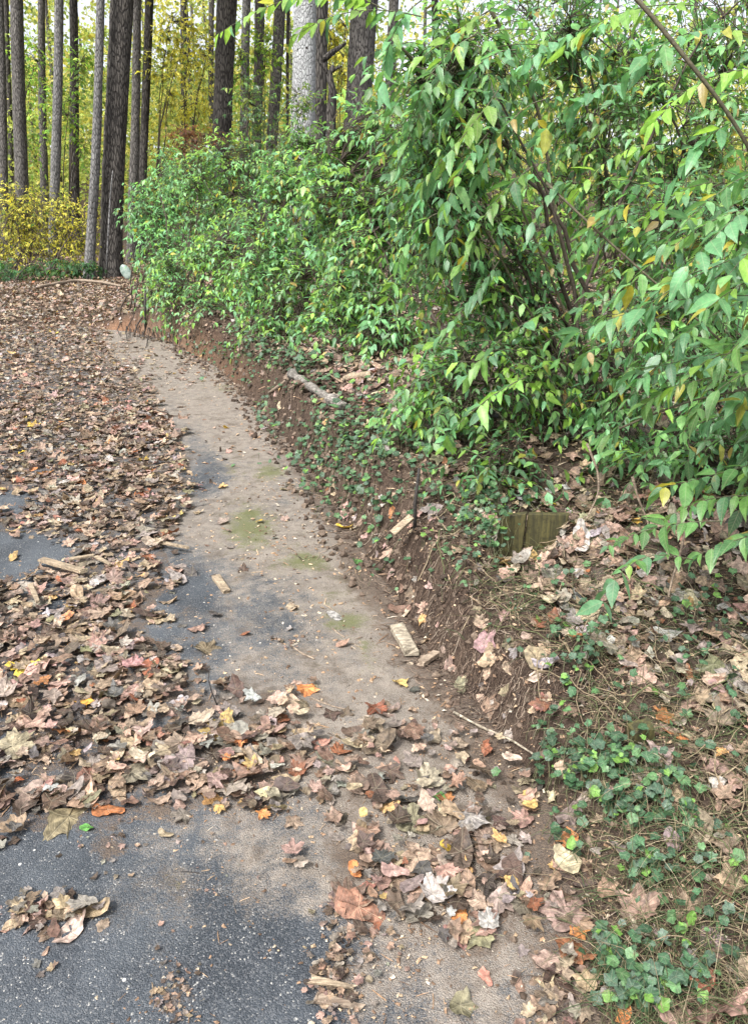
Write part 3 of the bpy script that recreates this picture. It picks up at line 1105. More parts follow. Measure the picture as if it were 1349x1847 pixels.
    woody.append((V1, T1, np.array(stem_col) * 1.6 + np.array([.0, .02, 0])))
    for cn, rad in canes:
        pts3 = np.array([at(a, b, Y) for a, b, Y in cn])
        cp = [pts3[0]]
        for q in range(len(pts3) - 1):
            for f in (.25, .5, .75, 1):
                cp.append(pts3[q] * (1 - f) + pts3[q + 1] * f)
        cp = np.array(cp)
        for _ in range(3):
            cp[1:-1] = (cp[:-2] + cp[1:-1] * 2 + cp[2:]) / 4
        V1, T1 = tubes(cp[None], np.linspace(1, .65, len(cp))[None] * rad, 8)
        woody.append((V1, T1, np.array((.085, .075, .045))))
    V, T, Cc = merge(woody)
    part("stems", mk_mesh("stems", V, T, Cc, [M_STEM]), t)
    # leaves in opposite pairs down every twig plus one at the tip
    lv = []

    def leaves(e0, e1, e2, K, scale, ct=1.0, chue=None):
        n = len(e0)
        tt = np.linspace(.12, .98, K)
        P, DIR, SD = [], [], []
        for tq in tt:
            p = (1 - tq) ** 2 * e0 + 2 * tq * (1 - tq) * e1 + tq * tq * e2
            dv = norm(2 * (1 - tq) * (e1 - e0) + 2 * tq * (e2 - e1))
            sd = norm(np.cross(dv, np.array([0, 0, 1.0]) + r.normal(0, .25, (n, 3))))
            for s in (1, -1):
                P.append(p)
                DIR.append(dv)
                SD.append(sd * s)
        tq = 1.0
        P.append(e2)
        DIR.append(norm(e2 - e1))
        SD.append(norm(e2 - e1))
        P = np.concatenate(P)
        DIR = np.concatenate(DIR)
        SD = np.concatenate(SD)
        m = len(P)
        keep = r.random(m) < .9
        P, DIR, SD = P[keep], DIR[keep], SD[keep]
        m = len(P)
        Xa = norm(SD * .75 + DIR * .5 + np.array([0, 0, -1.0]) * (droop * r.uniform(.3, 1.8, (m, 1))) + r.normal(0, .16, (m, 3)))
        Zr = np.array([0, 0, 1.0]) + r.normal(0, .33, (m, 3)) + DIR * .2
        Ya = norm(np.cross(Zr, Xa))
        Za = np.cross(Xa, Ya)
        sc = leaf * scale * np.clip(r.normal(.8, .27, m), .25, 1.4)
        twi = np.tile(np.arange(n), 2 * K + 1)[keep]
        tone = (r.uniform(.7, 1.3, n) * ct)[twi]
        hue = (r.integers(len(pal), size=n) if chue is None else np.where(r.random(n) < .55, chue, r.integers(len(pal), size=n)))[twi]
        swap = r.random(m) < .4
        hue = np.where(swap, r.integers(len(pal), size=m), hue)
        col = pal[hue] * (tone * r.uniform(.8, 1.2, m))[:, None] * bright
        if accent is not None:
            ac = r.random(m) < pacc
            col[ac] = accent[r.integers(len(accent), size=ac.sum())]
        for v in range(4):
            mk = np.arange(m) % 4 == v
            tp = tpl_shrub(nst, (.12, .3, .2, .42)[v], (.06, .14, .1, .2)[v], (.21, .19, .24, .20)[v])
            lv.append(stamp(tp[0], tp[1], P[mk], Xa[mk], Ya[mk], Za[mk], sc[mk], col[mk], tp[2]))
    if nt_:
        leaves(e0[:nt_], e1[:nt_], e2[:nt_], K, 1.0, CT, CH)
    for q, sp in enumerate(sprays):
        a = nt_ + q
        ln = np.linalg.norm(e2[a] - e0[a])
        leaves(e0[a:a + 1], e1[a:a + 1], e2[a:a + 1], max(3, int(ln / (leaf * spray_scale * .40))), spray_scale)
    V, T, Cc = merge(lv)
    part("foliage", mk_mesh("foliage", V, T, Cc, [mat or M_LEAF]), t)
    return t


def gp(px, Y):
    return np.array([(px - CX) / FPX * Y, Y, 0.0])


ACC = np.array([(.42, .36, .05), (.34, .34, .06), (.30, .22, .06)])
GRP = "green shrubs of the thicket along the bank"
shrub("leafy_shrub", "blue green shrub at the far left end of the thicket beside the thickest trunk", "shrub", gp(275, 14), [(290, 425, 14, 50, 75), (295, 520, 13.4, 36, 60), (320, 335, 14.5, 70, 50), (315, 570, 12.6, 40, 30), (255, 380, 14.2, 26, 36)], 7000, .095, BLUEG, 31, 2, 4, .4, accent=ACC, pacc=.04, group=GRP, bright=2.15)
shrub("leafy_shrub", "far rounded green shrub below the reddish shrub and the thick dark trunk", "shrub", gp(385, 11.5), [(385, 380, 11.8, 95, 95), (345, 500, 11, 90, 80), (410, 300, 12.2, 95, 50), (430, 470, 10.6, 80, 90), (330, 300, 12.6, 50, 40), (390, 570, 10, 70, 40)], 11500, .08, np.vstack([GREEN, LIME[:2], BLUEG[:2]]), 32, 2, 4, .36, accent=ACC, pacc=.035, group=GRP, bright=1.95)
shrub("leafy_shrub", "green shrub in front of the pale speckled trunk, reaching down to the bank edge", "shrub", gp(520, 9), [(520, 390, 9.2, 95, 120), (480, 500, 8.8, 80, 90), (555, 290, 9.6, 95, 70), (560, 520, 8.4, 80, 90), (500, 590, 8.2, 70, 35)], 10500, .075, np.vstack([GREEN, LIME[:3], BLUEG[:2]]), 33, 3, 4, .34, accent=ACC, pacc=.035, group=GRP, bright=1.95)
shrub("leafy_shrub", "dense bright green shrub overhanging the pale fallen log on the bank", "shrub", gp(680, 6.8), [(665, 440, 6.9, 95, 130), (620, 340, 7.2, 90, 100), (690, 580, 6.4, 75, 80), (690, 250, 7.2, 95, 75), (620, 560, 6.8, 70, 75), (760, 350, 6.9, 80, 140)], 11000, .074, np.vstack([GREEN, LIME[:3], BLUEG[:2]]), 34, 3, 4, .32, accent=ACC, pacc=.035, group=GRP, bright=1.95)
S5 = shrub("leafy_shrub", "tall loose green shrub with many dark stems behind the mossy board", "shrub", gp(1060, 4.1) + np.array([0, 0.1, 0]),
           [(850, 470, 4.3, 130, 130), (800, 290, 4.1, 100, 150), (870, 680, 4.0, 140, 105), (810, 130, 3.9, 110, 110), (930, 840, 3.7, 90, 55), (780, 740, 4.3, 55, 75), (960, 600, 4.4, 100, 90), (880, 860, 3.5, 50, 40)],
           11500, .062, np.vstack([GREEN, BLUEG[:3], LIME[:3]]), 35, 3, 5, .34, accent=ACC, pacc=.03, group=GRP, nstem=20, stem_r=.012, base_jit=.12, bright=1.85, spray_scale=1.4,
           sprays=[((700, 20, 3.6), (560, -10, 3.6), (395, 60, 3.6)), ((760, 30, 3.4), (640, 20, 3.4), (540, 60, 3.4)), ((860, 60, 3.2), (780, 130, 3.1), (735, 240, 3.1)), ((900, 160, 3.1), (840, 240, 3.0), (760, 330, 3.0)), ((880, 20, 3.0), (820, 60, 3.0), (740, 120, 3.0)), ((960, 300, 3.2), (880, 380, 3.1), (830, 480, 3.1)), ((820, 120, 3.2), (770, 180, 3.1), (720, 300, 3.1)), ((880, 240, 3.2), (820, 330, 3.15), (790, 430, 3.1)), ((930, 90, 3.3), (860, 120, 3.2), (800, 220, 3.2)), ((800, 380, 3.3), (740, 430, 3.3), (700, 540, 3.3)), ((980, 180, 3.3), (920, 220, 3.2), (860, 320, 3.2)), ((760, 0, 3.5), (710, 60, 3.4), (690, 150, 3.4)), ((900, 470, 3.3), (850, 540, 3.3), (780, 620, 3.3)), ((1000, 560, 3.4), (920, 600, 3.3), (840, 680, 3.3)), ((950, 680, 3.3), (880, 720, 3.2), (800, 790, 3.2))],
           canes=[([(700, 60, 3.7), (800, 170, 3.8), (880, 240, 3.9), (960, 420, 4.0), (1050, 640, 4.1), (1075, 790, 4.1)], .008), ([(880, 10, 3.9), (935, 110, 4.0), (980, 220, 4.1), (1000, 400, 4.1), (1060, 620, 4.15), (1080, 800, 4.15)], .009), ([(740, 230, 3.9), (860, 380, 4.0), (950, 560, 4.1), (1040, 690, 4.1)], .007), ([(1085, 690, 4.1), (1080, 750, 4.1), (1078, 830, 4.1)], .03)])
shrub("leafy_shrub", "open shrub with dark bare stems and white sky gaps at the upper right", "shrub", gp(1200, 5.2), [(1080, 160, 5.2, 170, 140), (1230, 250, 5.0, 160, 170), (1150, 470, 5.2, 130, 110), (1270, 600, 4.8, 120, 130), (1020, 40, 5, 180, 70), (1050, 330, 5.3, 110, 100), (1300, 60, 5, 120, 100)], 8600, .07, np.vstack([GREEN, BLUEG[:2], LIME[:3]]), 36, 3, 4, .36, accent=ACC, pacc=.05, group=GRP, nstem=20, stem_r=.010, shell=.6, bright=1.9, spray_scale=1.3,
      sprays=[((1349, 60, 3.2), (1240, 60, 3.1), (1130, 130, 3.1)), ((1390, 130, 3.0), (1280, 140, 3.0), (1180, 220, 3.0)), ((1250, 10, 3.3), (1130, 20, 3.2), (1020, 80, 3.2)), ((1390, 210, 3.2), (1300, 230, 3.1), (1220, 320, 3.1)), ((1150, 150, 3.6), (1060, 170, 3.5), (970, 250, 3.5)), ((1200, 260, 3.5), (1110, 280, 3.5), (1030, 360, 3.5)), ((1120, 40, 3.6), (1030, 60, 3.5), (940, 120, 3.5)), ((1300, 330, 3.4), (1220, 350, 3.4), (1130, 430, 3.4))])
shrub("leafy_shrub", "light green shrub farther behind the tall loose one, against the white sky", "shrub", gp(950, 9), [(880, 130, 8.6, 150, 130), (1150, 120, 9, 220, 130), (1330, 330, 8, 150, 190), (720, 200, 9, 70, 70), (1000, 400, 8, 200, 110), (1200, 520, 7.5, 200, 90)], 5000, .085, LIME, 37, 2, 4, .4, accent=ACC, pacc=.05, group=GRP, nstem=20, stem_r=.016, shell=.7, bright=1.5)
shrub("leafy_shrub", "near shrub reaching in from the right with long drooping sprays and two canes", "shrub", np.array([1.95, 2.75, 0]),
      [(1400, 420, 2.6, 70, 90), (1420, 620, 2.6, 80, 90), (1380, 760, 2.6, 50, 60), (1330, 430, 2.7, 40, 70), (1330, 620, 2.7, 60, 40)], 760, .08, np.vstack([GREEN, BLUEG]), 38, 5, 4, .34, accent=ACC, pacc=.06, group=GRP, nstem=7, stem_r=.009, bright=1.6, base_jit=.1,
      sprays=[((1420, 300, 2.35), (1320, 330, 2.3), (1200, 440, 2.25)), ((1420, 360, 2.6), (1330, 400, 2.55), (1220, 520, 2.5)), ((1420, 520, 2.5), (1300, 560, 2.45), (1190, 640, 2.4)), ((1420, 430, 2.0), (1370, 440, 1.98), (1310, 500, 1.95)), ((1420, 660, 2.2), (1330, 680, 2.2), (1260, 740, 2.2)), ((1250, 560, 2.6), (1130, 560, 2.6), (1060, 640, 2.6)), ((1300, 480, 2.4), (1230, 500, 2.4), (1170, 540, 2.4)), ((1420, 340, 2.2), (1340, 380, 2.15), (1240, 480, 2.1)), ((1410, 440, 2.3), (1290, 480, 2.2), (1150, 560, 2.2)),
              ((1420, 490, 2.0), (1360, 500, 1.95), (1270, 560, 1.9)), ((1400, 540, 2.2), (1230, 540, 2.2), (1040, 600, 2.25)), ((1400, 620, 2.4), (1280, 640, 2.35), (1150, 670, 2.3)),
              ((1420, 690, 2.3), (1240, 690, 2.3), (1095, 790, 2.35)), ((1420, 740, 2.5), (1300, 750, 2.45), (1180, 810, 2.4)), ((1420, 820, 2.4), (1310, 850, 2.4), (1195, 880, 2.4)),
              ((1400, 900, 2.3), (1280, 900, 2.3), (1180, 950, 2.3)), ((1300, 940, 2.2), (1190, 950, 2.2), (1095, 985, 2.15)), ((1250, 1010, 2.2), (1150, 1010, 2.15), (1085, 1090, 2.1)),
              ((1420, 960, 2.2), (1340, 970, 2.2), (1260, 1000, 2.2)), ((1400, 380, 2.5), (1280, 400, 2.5), (1130, 520, 2.5)), ((1380, 650, 2.1), (1300, 640, 2.05), (1215, 700, 2.05)), ((1420, 580, 1.95), (1370, 590, 1.9), (1300, 650, 1.9)),
              ((1150, 370, 2.8), (1090, 380, 2.8), (1050, 440, 2.8)), ((1040, 330, 2.9), (1000, 340, 2.9), (960, 400, 2.9))],
      canes=[([(1090, -60, 2.7), (1160, 10, 2.65), (1240, 110, 2.6), (1300, 185, 2.6), (1360, 280, 2.6), (1440, 480, 2.65), (1500, 900, 2.7)], .0075), ([(985, 330, 2.9), (1090, 430, 2.8), (1215, 540, 2.75), (1330, 640, 2.7), (1440, 800, 2.7)], .0045), ([(1100, 780, 2.4), (1240, 720, 2.4), (1420, 690, 2.5)], .004)])
shrub("leafy_shrub", "light green shrub filling the hollow between the tall loose shrub and the near sprays", "shrub", np.array([1.75, 3.6, 0]),
      [(1190, 560, 3.5, 120, 70), (1290, 470, 3.4, 90, 110), (1250, 690, 3.3, 110, 55), (1120, 660, 3.9, 90, 90), (1330, 790, 3.2, 60, 70), (1080, 740, 3.9, 80, 50), (1210, 380, 3.8, 110, 70), (1190, 820, 3.4, 120, 45), (1310, 880, 3.2, 60, 45), (1120, 800, 3.7, 60, 40)], 4000, .07, np.vstack([GREEN, BLUEG[:3]]), 45, 3, 4, .3, accent=ACC, pacc=.05, group=GRP, nstem=12, stem_r=.009, base_jit=.2, bright=1.9)
shrub("sapling", "slender light green sapling climbing in front of the pale trunk's left side", "sapling", gp(470, 12.5), [(460, 190, 12.5, 38, 60), (500, 260, 12.3, 50, 50), (430, 260, 12.6, 25, 40), (545, 200, 12, 30, 45)], 1500, .09, np.vstack([LIME, BLUEG]), 39, 2, 4, .4, nstem=6)
for k_, (bl, n_, pl_, lab_) in enumerate((
        ([(300, 150, 30, 40, 70), (320, 60, 30, 40, 50)], 900, YELLOW, "yellow leaved sapling between the thin lone trunk and the thickest dark trunk"),
        ([(150, 260, 32, 22, 50), (115, 200, 32, 40, 40), (150, 120, 32, 30, 50)], 900, LIME * 1.6, "yellow green sapling between the dark stubbed trunk and the pale leaning trunk"),
        ([(60, 130, 34, 30, 80), (55, 260, 34, 25, 50)], 800, LIME * 1.8, "pale green sapling left of the slim brown trunk at the far left"),
        ([(360, 110, 33, 30, 70), (350, 190, 33, 40, 30)], 900, YELLOW, "yellow sapling standing between the lone thin trunk and the thick dark one"),
        ([(605, 60, 28, 30, 60), (615, 130, 28, 25, 40)], 700, YELLOW, "yellow leaved sapling in the gap right of the pale speckled trunk"),
        ([(480, 90, 31, 30, 50), (430, 120, 31, 20, 60)], 700, LIME * 1.8, "yellow green sapling in front of the brown trunks left of the pale trunk"))):
    shrub("sapling", lab_, "sapling", gp(bl[0][0], bl[0][2]), bl, n_, .2, pl_, 60 + k_, 2, 4, .8, nstem=5, stem_r=.03, base_jit=.1, shell=.7, mat=M_FAR, group="saplings among the trunks")
shrub("yellow_shrub", "bright yellow autumn shrub under the trunks at the far left", "shrub", gp(80, 24.8), [(85, 395, 24.8, 80, 52), (10, 390, 24.8, 55, 60), (60, 365, 24.8, 60, 30), (145, 425, 24.8, 40, 52), (60, 450, 24.8, 90, 30), (-60, 410, 25, 60, 50), (185, 395, 24.8, 22, 45)], 8500, .12, YELLOW, 40, 2, 4, .7, accent=LIME, pacc=.12, nstem=30, stem_r=.02, base_jit=1.0, mat=M_FAR)
shrub("reddish_shrub", "rust red leaved shrub beyond the thicket left of a thick dark trunk", "shrub", gp(350, 24), [(345, 252, 24, 36, 20), (385, 248, 24, 26, 13), (330, 240, 24.5, 20, 14)], 1100, .13, RUST, 41, 2, 4, .5, nstem=8, mat=M_FAR)
shrub("low_shrub", "low dark green shrub at the foot of the yellow bush", "shrub", gp(60, 22.6), [(30, 486, 22.6, 60, 17), (110, 484, 22.6, 55, 16), (160, 478, 22.8, 28, 15), (-50, 484, 22.6, 60, 18)], 1800, .15, BLUEG * .8, 42, 2, 4, .3, nstem=10, mat=M_FAR)
shrub("small_shrub", "small pale green bush on the far end of the red clay bank", "shrub", gp(275, 12.2), [(282, 555, 12, 22, 30), (330, 580, 11.2, 35, 26), (305, 520, 12.4, 30, 28)], 1500, .07, np.vstack([LIME, GREEN]), 43, 2, 4, .25, nstem=8, bright=1.1)
shrub("bank_sprout", "young light green sprout with small leaves growing just above the mossy board", "shrub", gp(880, 3.6), [(890, 850, 3.5, 45, 35), (860, 900, 3.4, 35, 35), (1000, 880, 3.6, 40, 25)], 190, .06, np.vstack([LIME, GREEN]), 44, 5, 4, .16, nstem=6, stem_r=.006, base_jit=.05, bright=1.1)

# ------------------------------------------------------------------ fallen leaves
PAL = {
    'tan': (.32, .235, .165), 'brown': (.18, .12, .084), 'dark brown': (.068, .045, .034), 'pinkish brown': (.31, .205, .165),
    'grey brown': (.23, .195, .168), 'pale grey': (.32, .295, .27), 'orange': (.42, .165, .06), 'rust': (.23, .088, .045),
    'yellow': (.56, .38, .06), 'yellow tan': (.46, .305, .12), 'pink': (.37, .18, .14), 'green': (.08, .20, .05), 'olive': (.18, .155, .095), 'pale tan': (.38, .30, .22), 'dark grey': (.08, .073, .068)}
CN = list(PAL)
CW = np.array([.24, .20, .14, .13, .15, .045, .006, .015, .002, .010, .010, .000, .02, .06, .03])
CW = CW / CW.sum()
def density(px, py, d, y):
    den = np.full(px.shape, .012)
    m = inpoly(px, py, MIDP)
    den[m] = .07
    m = inpoly(px, py, RIGHT)
    den[m] = .52
    m = inpoly(px, py, LEFT) & (d < 0.0)
    den[m] = .85
    for h in HOLES:
        den[inpoly(px, py, h) & (d < 0)] = .03
    q = ((px - 85) / 75) ** 2 + ((py - 1660) / 40) ** 2
    den[q < 1] = .45
    low = (px < 600) & (py > 1500) & (q >= 1)
    den[low] = .003
    den[(py > 1700) & (px > 560) & (px < 1000) & (d < -.1)] = .015
    bank = d > 0
    den[bank] = np.where(d[bank] < .36, .16, .72)
    den[(py < 690) & (px > 150) & (px < 420) & (d < 0) & (den < .1)] = .14
    far = (y > 12.2)
    den[far] = .9
    return den


NOTE = [(115, 1325, 60, 'orange', 'maple'), (402, 1325, 78, 'yellow tan', 'maple'), (420, 1357, 46, 'pale grey', 'oval'), (440, 1390, 62, 'rust', 'tulip'), (385, 1445, 55, 'yellow tan', 'tulip'),
        (195, 1468, 55, 'orange', 'oval'), (125, 1482, 92, 'olive', 'maple'), (238, 1400, 85, 'grey brown', 'maple'), (165, 1410, 68, 'pink', 'tulip'), (40, 1460, 70, 'dark brown', 'maple'),
        (700, 1462, 52, 'yellow tan', 'tulip'), (742, 1495, 78, 'olive', 'maple'), (800, 1500, 72, 'brown', 'maple'), (872, 1522, 74, 'tan', 'maple'), (818, 1536, 46, 'yellow', 'oval'),
        (836, 1582, 52, 'yellow tan', 'tulip'), (1030, 1520, 52, 'orange', 'tulip'), (1025, 1475, 64, 'grey brown', 'maple'), (905, 1575, 92, 'brown', 'oak'), (755, 1660, 62, 'grey brown', 'maple'),
        (815, 1697, 58, 'pink', 'maple'), (1022, 1665, 90, 'pinkish brown', 'maple'), (940, 1640, 72, 'grey brown', 'maple'), (1150, 1650, 78, 'pinkish brown', 'maple'), (1295, 1830, 135, 'pinkish brown', 'maple'),
        (1270, 1778, 56, 'rust', 'tulip'), (1125, 1832, 44, 'orange', 'oval'), (720, 1236, 44, 'yellow tan', 'tulip'), (678, 1282, 50, 'rust', 'maple'), (552, 1247, 46, 'orange', 'maple'), (550, 1276, 36, 'olive', 'tulip'),
        (622, 955, 34, 'yellow', 'oval'), (645, 1019, 26, 'green', 'tulip'), (256, 832, 26, 'yellow', 'maple'), (468, 943, 22, 'yellow', 'tulip'), (400, 881, 25, 'yellow tan', 'tulip'), (408, 774, 15, 'yellow', 'oval'),
        (20, 1013, 38, 'yellow tan', 'tulip'), (50, 1205, 62, 'yellow', 'maple'), (325, 1230, 40, 'pale tan', 'oval'), (130, 1688, 66, 'pale tan', 'oval'), (80, 1645, 42, 'pink', 'oval'), (347, 1042, 42, 'dark grey', 'maple'),
        (250, 1266, 42, 'rust', 'tulip'), (1190, 1365, 60, 'grey brown', 'maple'), (1265, 1250, 66, 'pinkish brown', 'maple'), (1222, 1335, 48, 'orange', 'oval'), (1040, 1152, 44, 'orange', 'tulip'), (1240, 1225, 44, 'rust', 'oak'),
        (792, 1441, 30, 'green', 'tulip'), (806, 1450, 38, 'orange', 'maple'), (158, 1500, 26, 'green', 'oval'), (663, 1542, 56, 'pinkish brown', 'maple'), (702, 1562, 64, 'tan', 'maple'), (640, 1578, 34, 'orange', 'oval'),
        (690, 1602, 46, 'pinkish brown', 'oak'), (510, 1302, 40, 'rust', 'oval'), (582, 1347, 46, 'pink', 'tulip'), (545, 1388, 56, 'pinkish brown', 'maple'), (770, 1602, 50, 'rust', 'tulip'), (722, 1105, 46, 'brown', 'oval'),
        (760, 1122, 34, 'yellow tan', 'tulip'), (880, 1190, 46, 'tan', 'oval'), (300, 1512, 30, 'tan', 'oval'), (215, 746, 14, 'yellow', 'tulip'), (100, 665, 14, 'yellow', 'tulip'), (400, 945, 34, 'pinkish brown', 'tulip'), (305, 1055, 40, 'tan', 'maple'),
        (660, 1480 + 130, 40, 'pink', 'tulip'), (985, 1740, 80, 'pinkish brown', 'oak'), (1040, 1590, 60, 'dark brown', 'oval'), (875, 1770, 32, 'pink', 'oval'), (1330, 1600, 70, 'tan', 'maple'), (1310, 1290, 55, 'tan', 'maple')]


def build_litter():
    r = np.random.default_rng(77)
    pos, siz, colk, shp, note = [], [], [], [], []
    for (px, py, w, c, s) in NOTE:
        p = G(np.array(px), np.array(py))
        dist = np.linalg.norm(p - C0)
        pos.append(p)
        siz.append(w * dist / FPX / 1.75)
        colk.append(c)
        shp.append(s)
        note.append(True)
    # random litter: uniform over the ground, thinned by the local density
    zones = [(1.0, 3.2, 1250), (3.2, 7, 900), (7, 13.5, 520), (13.5, 30, 230)]
    for (y0, y1, per) in zones:
        x0, x1 = -.62 * y1 - .8, .62 * y1 + .6
        n = int((y1 - y0) * (x1 - x0) * per)
        X = r.uniform(x0, x1, n)
        Y = r.uniform(y0, y1, n)
        k = (np.abs(X) < .58 * Y + .7) & ((Y < 13.5) | (X < -.02 * Y))
        X, Y = X[k], Y[k]
        Z, d, h = terrain(X, Y, True)
        px, py, dep = proj(np.stack([X, Y, Z], -1))
        jx = (vnoise(X, Y, 7, 31) - .5) * 90 * np.clip((py - 400) / 700, .15, 1.5)
        jx = jx + (vnoise(X, Y, 22, 35) - .5) * 70 * np.clip((py - 400) / 700, .15, 1.5)
        jy = (vnoise(X, Y, 7, 32) - .5) * 60 * np.clip((py - 400) / 700, .15, 1.5)
        den = density(px + jx, py + jy, d, Y) * (0.72 + .65 * vnoise(X, Y, 3.5, 33))
        k = r.random(len(X)) < den
        if y0 > 12:
            k &= (px < 900)
        X, Y, Z, den = X[k], Y[k], Z[k], den[k]
        d = d[k]
        lift = np.where(den > .4, r.uniform(0, .035, len(X)), r.uniform(0, .008, len(X))) + .006
        P = np.stack([X, Y, Z + lift], -1)
        pos += list(P)
        siz += list(r.choice([.018, .028, .040, .054, .068], len(X), p=[.30, .31, .24, .11, .04]) * r.uniform(.8, 1.2, len(X)) * (1.35 if y0 > 12 else 1.0))
        colk += list(r.choice(CN, len(X), p=CW))
        shp += list(r.choice(['maple', 'oak', 'oval', 'tulip'], len(X), p=[.26, .22, .26, .26]))
        note += [False] * len(X)
    for (cx_, cy_, sx_, sy_, m_, s0_, s1_) in ((88, 1658, 38, 20, 60, .010, .036), (70, 1735, 18, 14, 8, .008, .02), (315, 1790, 30, 40, 70, .005, .013), (600, 1760, 24, 60, 120, .006, .018), (650, 1700, 40, 40, 50, .006, .02), (390, 1560, 50, 50, 25, .004, .009), (200, 1530, 40, 25, 40, .005, .014), (1000, 1800, 40, 40, 40, .008, .03), (510, 1165, 25, 8, 20, .006, .018)):
        q = G(r.normal(cx_, sx_, m_), r.normal(cy_, sy_, m_))
        q[:, 2] += r.uniform(.004, .03, m_) * (s1_ / .036 + .2)
        pos += list(q)
        siz += list(r.uniform(s0_, s1_, m_))
        colk += list(r.choice(['tan', 'brown', 'dark brown', 'grey brown', 'pinkish brown'], m_))
        shp += list(r.choice(['oak', 'oval', 'tulip', 'maple'], m_))
        note += [False] * m_
    pos = np.array(pos)
    siz = np.array(siz)
    note = np.array(note)
    colk = np.array(colk)
    shp = np.array(shp)
    n = len(pos)
    # orientation: along the slope, tilted at random
    e = .03
    gx = (terrain(pos[:, 0] + e, pos[:, 1]) - terrain(pos[:, 0] - e, pos[:, 1])) / (2 * e)
    gy = (terrain(pos[:, 0], pos[:, 1] + e) - terrain(pos[:, 0], pos[:, 1] - e)) / (2 * e)
    gx, gy = np.clip(gx, -1, 1), np.clip(gy, -1, 1)
    Zn = norm(np.stack([-gx, -gy, np.ones(n)], -1) + r.normal(0, .17, (n, 3)) + np.where(r.random((n, 1)) < .14, r.normal(0, .38, (n, 3)), 0))
    a = r.uniform(0, 6.28, n)
    Xn = norm(np.cross(np.stack([np.cos(a), np.sin(a), np.zeros(n)], -1), Zn))
    Yn = np.cross(Zn, Xn)
    col = np.array([PAL[c] for c in colk]) * r.uniform(.65, 1.28, (n, 1))
    col = col * (1 + r.normal(0, .05, (n, 3)))
    pos = pos + np.array([0, 0, 1]) * np.where(note, .012, 0)[:, None]
    px, py, dep = proj(pos)
    dist = np.linalg.norm(pos - C0, axis=1)
    app = siz / dist * np.where((px > 0) & (px < 1349) & (py > 0) & (py < 1847), 1, 0)
    app = np.where(note, app + 10, app)
    order = np.argsort(-app)
    ind = np.zeros(n, bool)
    ind[order[:300]] = True
    ind &= app > 0
    # ---- the 300 that show largest, one object each
    recs = []
    for i in np.where(ind)[0]:
        tp = T_HI[shp[i]][r.integers(len(T_HI[shp[i]]))]
        tV, tT, sh = tp
        P = tV[:, 0:1] * Xn[i] + tV[:, 1:2] * Yn[i] + tV[:, 2:3] * Zn[i]
        P = P * siz[i]
        me = mk_mesh("fallen_leaf", P, tT, np.concatenate([np.clip(col[i], .01, .9)[None] * sh[:, None], tV[:, :2]], 1), [M_DEAD])
        o = link("fallen_leaf", me)
        o.location = pos[i]
        recs.append((o, i))
    NM = {'maple': 'maple leaf', 'oak': 'lobed oak leaf', 'oval': 'oval leaf', 'tulip': 'blunt tulip tree leaf'}

    def zone(i):
        x, y = px[i], py[i]
        d, _ = toe_dist(pos[i:i + 1, 0], pos[i:i + 1, 1])
        if d[0] > .05:
            if y > 1640:
                return "among the ivy at the lower right corner"
            if y > 1380:
                return "beside the big ivy patch on the right"
            if y > 1120:
                return "on the rooty bank above the pale stick"
            return "on the bank around the mossy board"
        if inpoly(np.array([x]), np.array([y]), RIGHT)[0]:
            return "in the leaf drift against the ivy bank" if y < 1560 else "at the near end of the drift by the ivy"
        if y > 1590 and x < 200:
            return "in the small clump on the dark asphalt"
        if y > 1500:
            return "on the bare asphalt in the foreground"
        if x > 330 and y > 1220:
            return "on the sandy ground between the two leaf drifts"
        if y < 700:
            return "far back in the litter on the driveway"
        if x > 330:
            return "on the bare dirt strip below the bank"
        if y > 1330:
            return "along the near edge of the left litter"
        if y > 1180:
            return "in the left litter near the upright twig"
        if y > 1040:
            return "in the left litter below the split wood"
        return "in the left litter behind the split wood"
    med = np.median([siz[i] for _, i in recs])
    combos = {}
    for o, i in recs:
        s_ = 'large' if siz[i] > med * 1.18 else ('small' if siz[i] < med * .85 else 'medium')
        combos.setdefault((s_, colk[i], shp[i], zone(i)), []).append((px[i], o))
    ORD = ['leftmost', 'second from left', 'third from left', 'fourth from left', 'fifth from left', 'sixth from left']
    CNT = {2: 'two', 3: 'three', 4: 'four', 5: 'five', 6: 'six'}
    for (s_, c, s, z), lst in combos.items():
        lst.sort(key=lambda q: q[0])
        for q, (_, o) in enumerate(lst):
            base = f"{s_} {c} {NM[s]} {z}"
            if len(lst) > 1 and len(lst) <= 6:
                base = f"{ORD[q]} {s_} {c} {NM[s]} {z}"
            o['label'] = ' '.join(base.split()[:16])
            o['category'] = "fallen leaf"
            o['group'] = "fallen leaves on the driveway and bank"
    # ---- all the others as one mass
    parts_ = []
    rest = ~ind
    near = rest & (dist < 4.5)
    mid = rest & (dist >= 4.5) & (dist < 9)
    far = rest & (dist >= 9)
    near_t = [q for s in T_HI.values() for q in s]
    for mask, tps in ((near, near_t), (mid, T_MID), (far, T_LOW)):
        ii = np.where(mask)[0]
        w = r.integers(len(tps), size=len(ii))
        for v, tp in enumerate(tps):
            k = ii[w == v]
            if len(k):
                parts_.append(stamp(tp[0], tp[1], pos[k], Xn[k], Yn[k], Zn[k], siz[k], np.clip(col[k], .01, .9), tp[2]))
    V, T, Cc = merge(parts_)
    link("leaf_litter", mk_mesh("leaf_litter", V, T, Cc, [M_DEAD]), kind="stuff",
         label="brown autumn leaf litter spread over the driveway, bank and woodland floor", category="leaf litter")
    # ---- crumbs, bark flakes and needles
    parts_ = []
